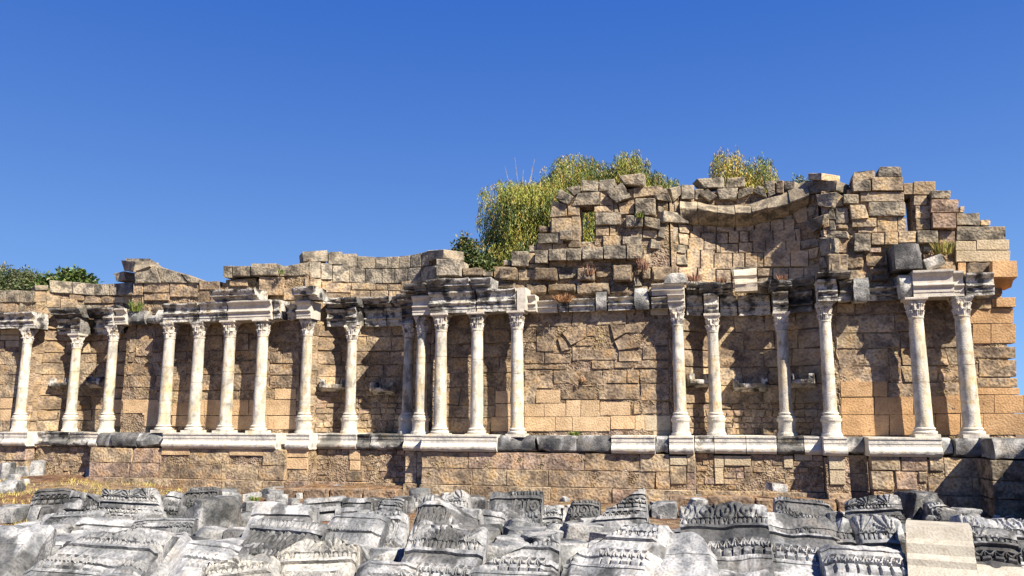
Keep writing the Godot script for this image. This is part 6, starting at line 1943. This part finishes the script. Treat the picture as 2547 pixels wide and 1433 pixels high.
func fallen() -> void:
	for k in FALLEN:
		if k[0] == "c":
			var cream: bool = k[7] == "B" and k[8] < .1
			var col := Color(.425, .425, .425) * rnd(.86, 1.12) if not cream else Color(.49, .47, .425)
			var mesh := carved_block(k[3], k[4], k[5], k[7], k[8], k[9], col)
			var x: float = k[1]
			var d: float = k[2]
			var swing := -14.0 * sm(-4.0, 3.0, x)
			single(String(k[12]).replace(" ", "_"), k[11], k[12], mesh, M.block, Transform3D(Basis(Vector3.UP, deg_to_rad(k[6] + swing + rnd(-7, 7))) * Basis(Vector3(0, 0, 1), rnd(-.1, .1)), Vector3(x, gy(x, d) - .02, -d)), "fallen marble in the court")
		else:
			var x: float = k[1]
			var d: float = k[2]
			var col := Color(.425, .425, .42) * rnd(.85, 1.15) if k[10] == 0 else Color(.62, .61, .58)
			var lift: float = k[11]
			var label: String = k[12]
			if label.begins_with("plain broken"):
				label = ("broad " if float(k[3]) > .55 else "narrow ") + ("grey" if float(k[8]) > .18 else "pale") + " plain block wedged low beside the " + neighbour(x, d)
			var y := gy(x, d) - .03 if lift <= .0 else lift - .02
			single(String(k[13]).replace(" ", "_"), label, k[13], rough_block(k[3], maxf(.1, k[4] + .04), k[5], k[9] * 1.15, int(k[7]) + 3, col, minf(.85, float(k[8]) + .2), .36, .05), M.block, Transform3D(Basis(Vector3.UP, deg_to_rad(k[6])) * Basis(Vector3(0, 0, 1), rnd(-.05, .05)), Vector3(x, y, -d)), "fallen marble in the court")
	# new cream replacement block with an old corner piece let into it
	var t := thing("cornice_block", "smooth cream replacement cornice block with an old dark piece let into its corner", "cornice block", Transform3D(Basis(Vector3.UP, -.47), Vector3(5.08, -.02, -9.1)), "fallen marble in the court")
	var cc := Color(.5, .475, .405)
	part(t, "body", sweep([Vector2(-1.3, -.1), Vector2(.06, -.1), Vector2(.0, .24), Vector2(-.16, .36), Vector2(-.18, .43), Vector2(-.34, .47), Vector2(-.38, .58), Vector2(-.52, .62), Vector2(-.6, .76), Vector2(-1.3, .74)], -.64, .06, .0, cc, .0), M.clean)
	part(t, "lower_body", sweep([Vector2(-1.3, -.1), Vector2(.06, -.1), Vector2(.0, .24), Vector2(-.16, .36), Vector2(-.3, .4), Vector2(-1.3, .4)], .062, .5, .0, cc, .0), M.clean)
	part(t, "old_corner", carved_block(.44, .42, .5, "B", .85, .25, Color(.36, .355, .345)), M.block, Transform3D(Basis.IDENTITY, Vector3(.285, .36, -.2)))
	# tilted white block on the broad one
	single("stone_block", "tilted white block lying on the broad white block in the right niche", "stone block", rough_block(.42, .17, .35, .015, 2, Color(.6, .58, .55), .05), M.block, Transform3D(Basis(Vector3(0, 0, 1), -.12), Vector3(5.75, .42, -17.7)), "fallen marble in the court")
	for i in range(0, CHIPS.size(), 5):
		var x: float = CHIPS[i]
		var d: float = CHIPS[i + 1]
		var r: float = CHIPS[i + 2]
		var w := r * rnd(1.6, 2.3)
		var where := "near the " + neighbour(x, d)
		var lump := w > .3
		single("marble_lump" if lump else "marble_chip", ("angular grey marble lump lying " if lump else "small white marble chip ") + where, "lump" if lump else "chip", rough_block(w, r * rnd(1.2, 1.8), r * rnd(1.4, 2.0), r * .16, 5, Color(.52, .515, .5) if lump == false else Color(.4, .4, .395), .1 if not lump else .4, .35, r * .45), M.block, Transform3D(Basis(Vector3.UP, rnd(0, TAU)), Vector3(x, gy(x, d) - r * .2, -d)), ("marble lumps " if lump else "marble chips ") + where)

# ---------------------------------------------------------------- plants
func plants() -> void:
	var yg := [Color(.06, .095, .016), Color(.22, .235, .032), Color(.31, .22, .04)]
	tree("big drooping yellow-green tree rising behind the wall left of the window", Vector3(.2, 0, -26.5), [[Vector3(.1, 8.7, 0), Vector3(1.25, 1.35, 1.3)], [Vector3(.9, 9.1, .3), Vector3(.85, .95, 1)], [Vector3(-.3, 7.4, .2), Vector3(.9, 1.0, 1)], [Vector3(.7, 7.3, .2), Vector3(1.1, 1.2, 1)], [Vector3(.0, 9.6, 0), Vector3(.55, .5, .6)]], 11000, true, yg, .11, .013, .2, "drooping trees behind the ruin")
	tree("drooping tree whose rounded top shows above the window", Vector3(2.6, 0, -27.5), [[Vector3(-.2, 10.4, 0), Vector3(1.05, .95, 1)], [Vector3(-1.1, 9.9, 0), Vector3(.7, .7, .7)], [Vector3(.6, 10.2, .2), Vector3(.6, .6, .6)], [Vector3(-.5, 8.9, 0), Vector3(1.0, 1.2, .9)], [Vector3(-.4, 7.4, .2), Vector3(1.0, 1.1, .9)]], 9000, true, yg, .11, .013, .18, "drooping trees behind the ruin")
	tree("darker drooping tree behind the highest blocks right of the window", Vector3(4.4, 0, -27.0), [[Vector3(-.25, 10.6, 0), Vector3(.6, .75, .6)], [Vector3(.4, 10.1, 0), Vector3(.6, .6, .6)], [Vector3(.95, 9.8, .1), Vector3(.6, .55, .6)], [Vector3(.0, 9.2, 0), Vector3(.9, 1.0, .7)]], 4600, true, [Color(.07, .1, .02), Color(.22, .23, .035), Color(.3, .21, .05)], .13, .014, .16, "drooping trees behind the ruin")
	tree("thin loose tree showing above the right niche", Vector3(8.1, 0, -27.0), [[Vector3(-.45, 10.75, 0), Vector3(.5, .75, .5)], [Vector3(.15, 10.3, 0), Vector3(.5, .45, .5)], [Vector3(.65, 10.55, 0), Vector3(.5, .65, .5)], [Vector3(.3, 9.7, 0), Vector3(.9, .7, .6)]], 2400, true, [Color(.11, .15, .03), Color(.32, .28, .045), Color(.42, .26, .06)], .13, .013, .12, "drooping trees behind the ruin")
	tree("dark green bush at the foot of the big drooping tree", Vector3(-1.5, 0, -25.2), [[Vector3(-.05, 6.9, 0), Vector3(.5, .7, .5)], [Vector3(.5, 6.6, 0), Vector3(.6, .6, .5)], [Vector3(.0, 7.4, 0), Vector3(.18, .4, .2)]], 900, false, [Color(.03, .055, .015), Color(.09, .12, .03), Color(.2, .16, .04)], .12, .03, .08)
	tree("dense olive-green tree behind the far left wall", Vector3(-18.2, 0, -28.6), [[Vector3(-.4, 6.5, 0), Vector3(1.2, .85, .9)], [Vector3(.6, 6.3, .2), Vector3(.8, .8, .7)], [Vector3(-1.4, 6.3, 0), Vector3(.9, .8, .7)]], 4200, false, [Color(.03, .05, .018), Color(.075, .1, .035), Color(.13, .12, .05)], .12, .022, .16)
	tree("bright broad-leaved tree peeping over the left niche wall", Vector3(-16.3, 0, -28.4), [[Vector3(-.6, 6.5, 0), Vector3(.55, .5, .5)], [Vector3(.3, 6.6, 0), Vector3(.7, .6, .5)], [Vector3(.9, 6.35, 0), Vector3(.4, .5, .5)]], 900, false, [Color(.03, .06, .012), Color(.1, .15, .03), Color(.14, .16, .04)], .17, .05, .1)
	tree("tiny green sprig behind the blocks right of the right niche", Vector3(10.2, 0, -27), [[Vector3(0, 10.0, 0), Vector3(.3, .35, .3)]], 70, false, [Color(.05, .09, .02), Color(.12, .16, .03), Color(.2, .18, .04)], .13, .02, .05)
	# bare pale twigs over the big tree
	var tw := thing("bare_shrub", "bare pale twigs sticking up out of the big drooping tree", "shrub", Transform3D(Basis.IDENTITY, Vector3(.3, 0, -26.8)))
	for k in [[-.25, 9.9, -.55, 10.75], [-.05, 9.8, -.2, 11.05], [.05, 9.9, .1, 10.6], [.3, 9.9, .5, 11.0], [.32, 10.2, .42, 10.75], [.95, 9.6, .85, 10.6]]:
		var b := MB.new()
		b.col = Color(.5, .45, .4)
		tube(b, [Vector3(k[0] * .5, 4.0, 0), Vector3(k[0], k[1], 0), Vector3(lerpf(k[0], k[2], .6) + rnd(-.05, .05), lerpf(k[1], k[3], .5), 0), Vector3(k[2], k[3], 0)], .016, .005, 5)
		part(tw, "twig", b.mesh(), M.bark)
	# dry and green tufts on the masonry: s, h, n, r, height, count, kind, label
	var dry := [Color(.4, .2, .09), Color(.34, .19, .1), Color(.46, .27, .14)]
	var red := [Color(.26, .13, .085), Color(.32, .17, .1), Color(.22, .12, .08)]
	var grn := [Color(.07, .13, .02), Color(.13, .18, .03), Color(.2, .2, .05)]
	var T := [
		[1.33, 4.92, -.15, .3, .26, 300, dry, 1.3, "rusty dry bush on the architrave over the blocked arch"],
		[1.98, 5.62, -.3, .18, .34, 60, red, .7, "thin red dry plant under the window wall"],
		[3.35, 5.7, -.3, .22, .42, 80, red, .6, "tall reddish dry plant left of the right niche"],
		[4.6, 5.4, -.55, .3, .24, 120, red, .7, "low red dry plant on the cornice at the left of the right niche"],
		[5.25, 5.38, -1.0, .2, .22, 90, red, .7, "small red dry plant beside the white moulded block"],
		[6.7, 5.38, -.9, .2, .2, 80, red, .7, "small red dry plant on the thin black cornice"],
		[-11.6, 5.1, -.2, .25, .4, 160, grn, .7, "green plant growing over the dark lumps right of the left niche"],
		[-10.45, 5.1, -.2, .14, .22, 90, grn, .7, "small bright green tuft beside the four-column entablature"],
		[1.6, 1.57, .1, .2, .12, 160, grn, .8, "short green grass tuft on the ledge below the blocked arch"],
		[10.25, 5.75, -.3, .3, .4, 220, [Color(.3, .25, .05), Color(.18, .2, .04), Color(.4, .3, .1)], .8, "yellow-green plant in the hollow beside the pale repair blocks"],
		[-6.9, 6.05, -.3, .12, .18, 60, grn, .8, "tiny green tuft on the wall right of the white cornice slab"],
		[3.3, 7.05, -.3, .14, .2, 90, grn, .9, "small green tuft among the grey blocks left of the right niche"],
		[1.75, 2.9, -.35, .12, .15, 40, dry, .8, "wispy dry weed in the blocked arch"]]
	for k in T:
		tuft("wall_plant", k[8], "plant", fx(k[0], k[1], k[2]), k[3], k[4], k[5], k[6], k[7])
	tuft("weed", "green weed among the white chips before the middle niche", "plant", Transform3D(Basis.IDENTITY, Vector3(-6.0, 0, -18.9)), .16, .25, 120, grn, .8)
	tuft("weed", "dark green weed in front of the garland block", "plant", Transform3D(Basis.IDENTITY, Vector3(-7.95, 0, -16.6)), .16, .3, 140, [Color(.04, .07, .02), Color(.08, .1, .03)], .7)
	# far stone wall past the right corner
	var fw := thing("far_wall", "distant low stone wall glimpsed past the right corner", "wall", Transform3D(Basis.IDENTITY, Vector3(21.6, 0, -32)))
	for r in 9:
		for i in 4:
			var x := i * .9 + (.4 if r % 2 else 0.0)
			var k := [Vector3(x, r * .42, 0), Vector3(x + .87, r * .42, 0), Vector3(x + .87, r * .42 + .4, 0), Vector3(x, r * .42 + .4, 0)]
			part(fw, "stone", stone_mesh(k, Vector3(0, 0, 1), .5, .04, .05, tone(0), .3), M.sand)
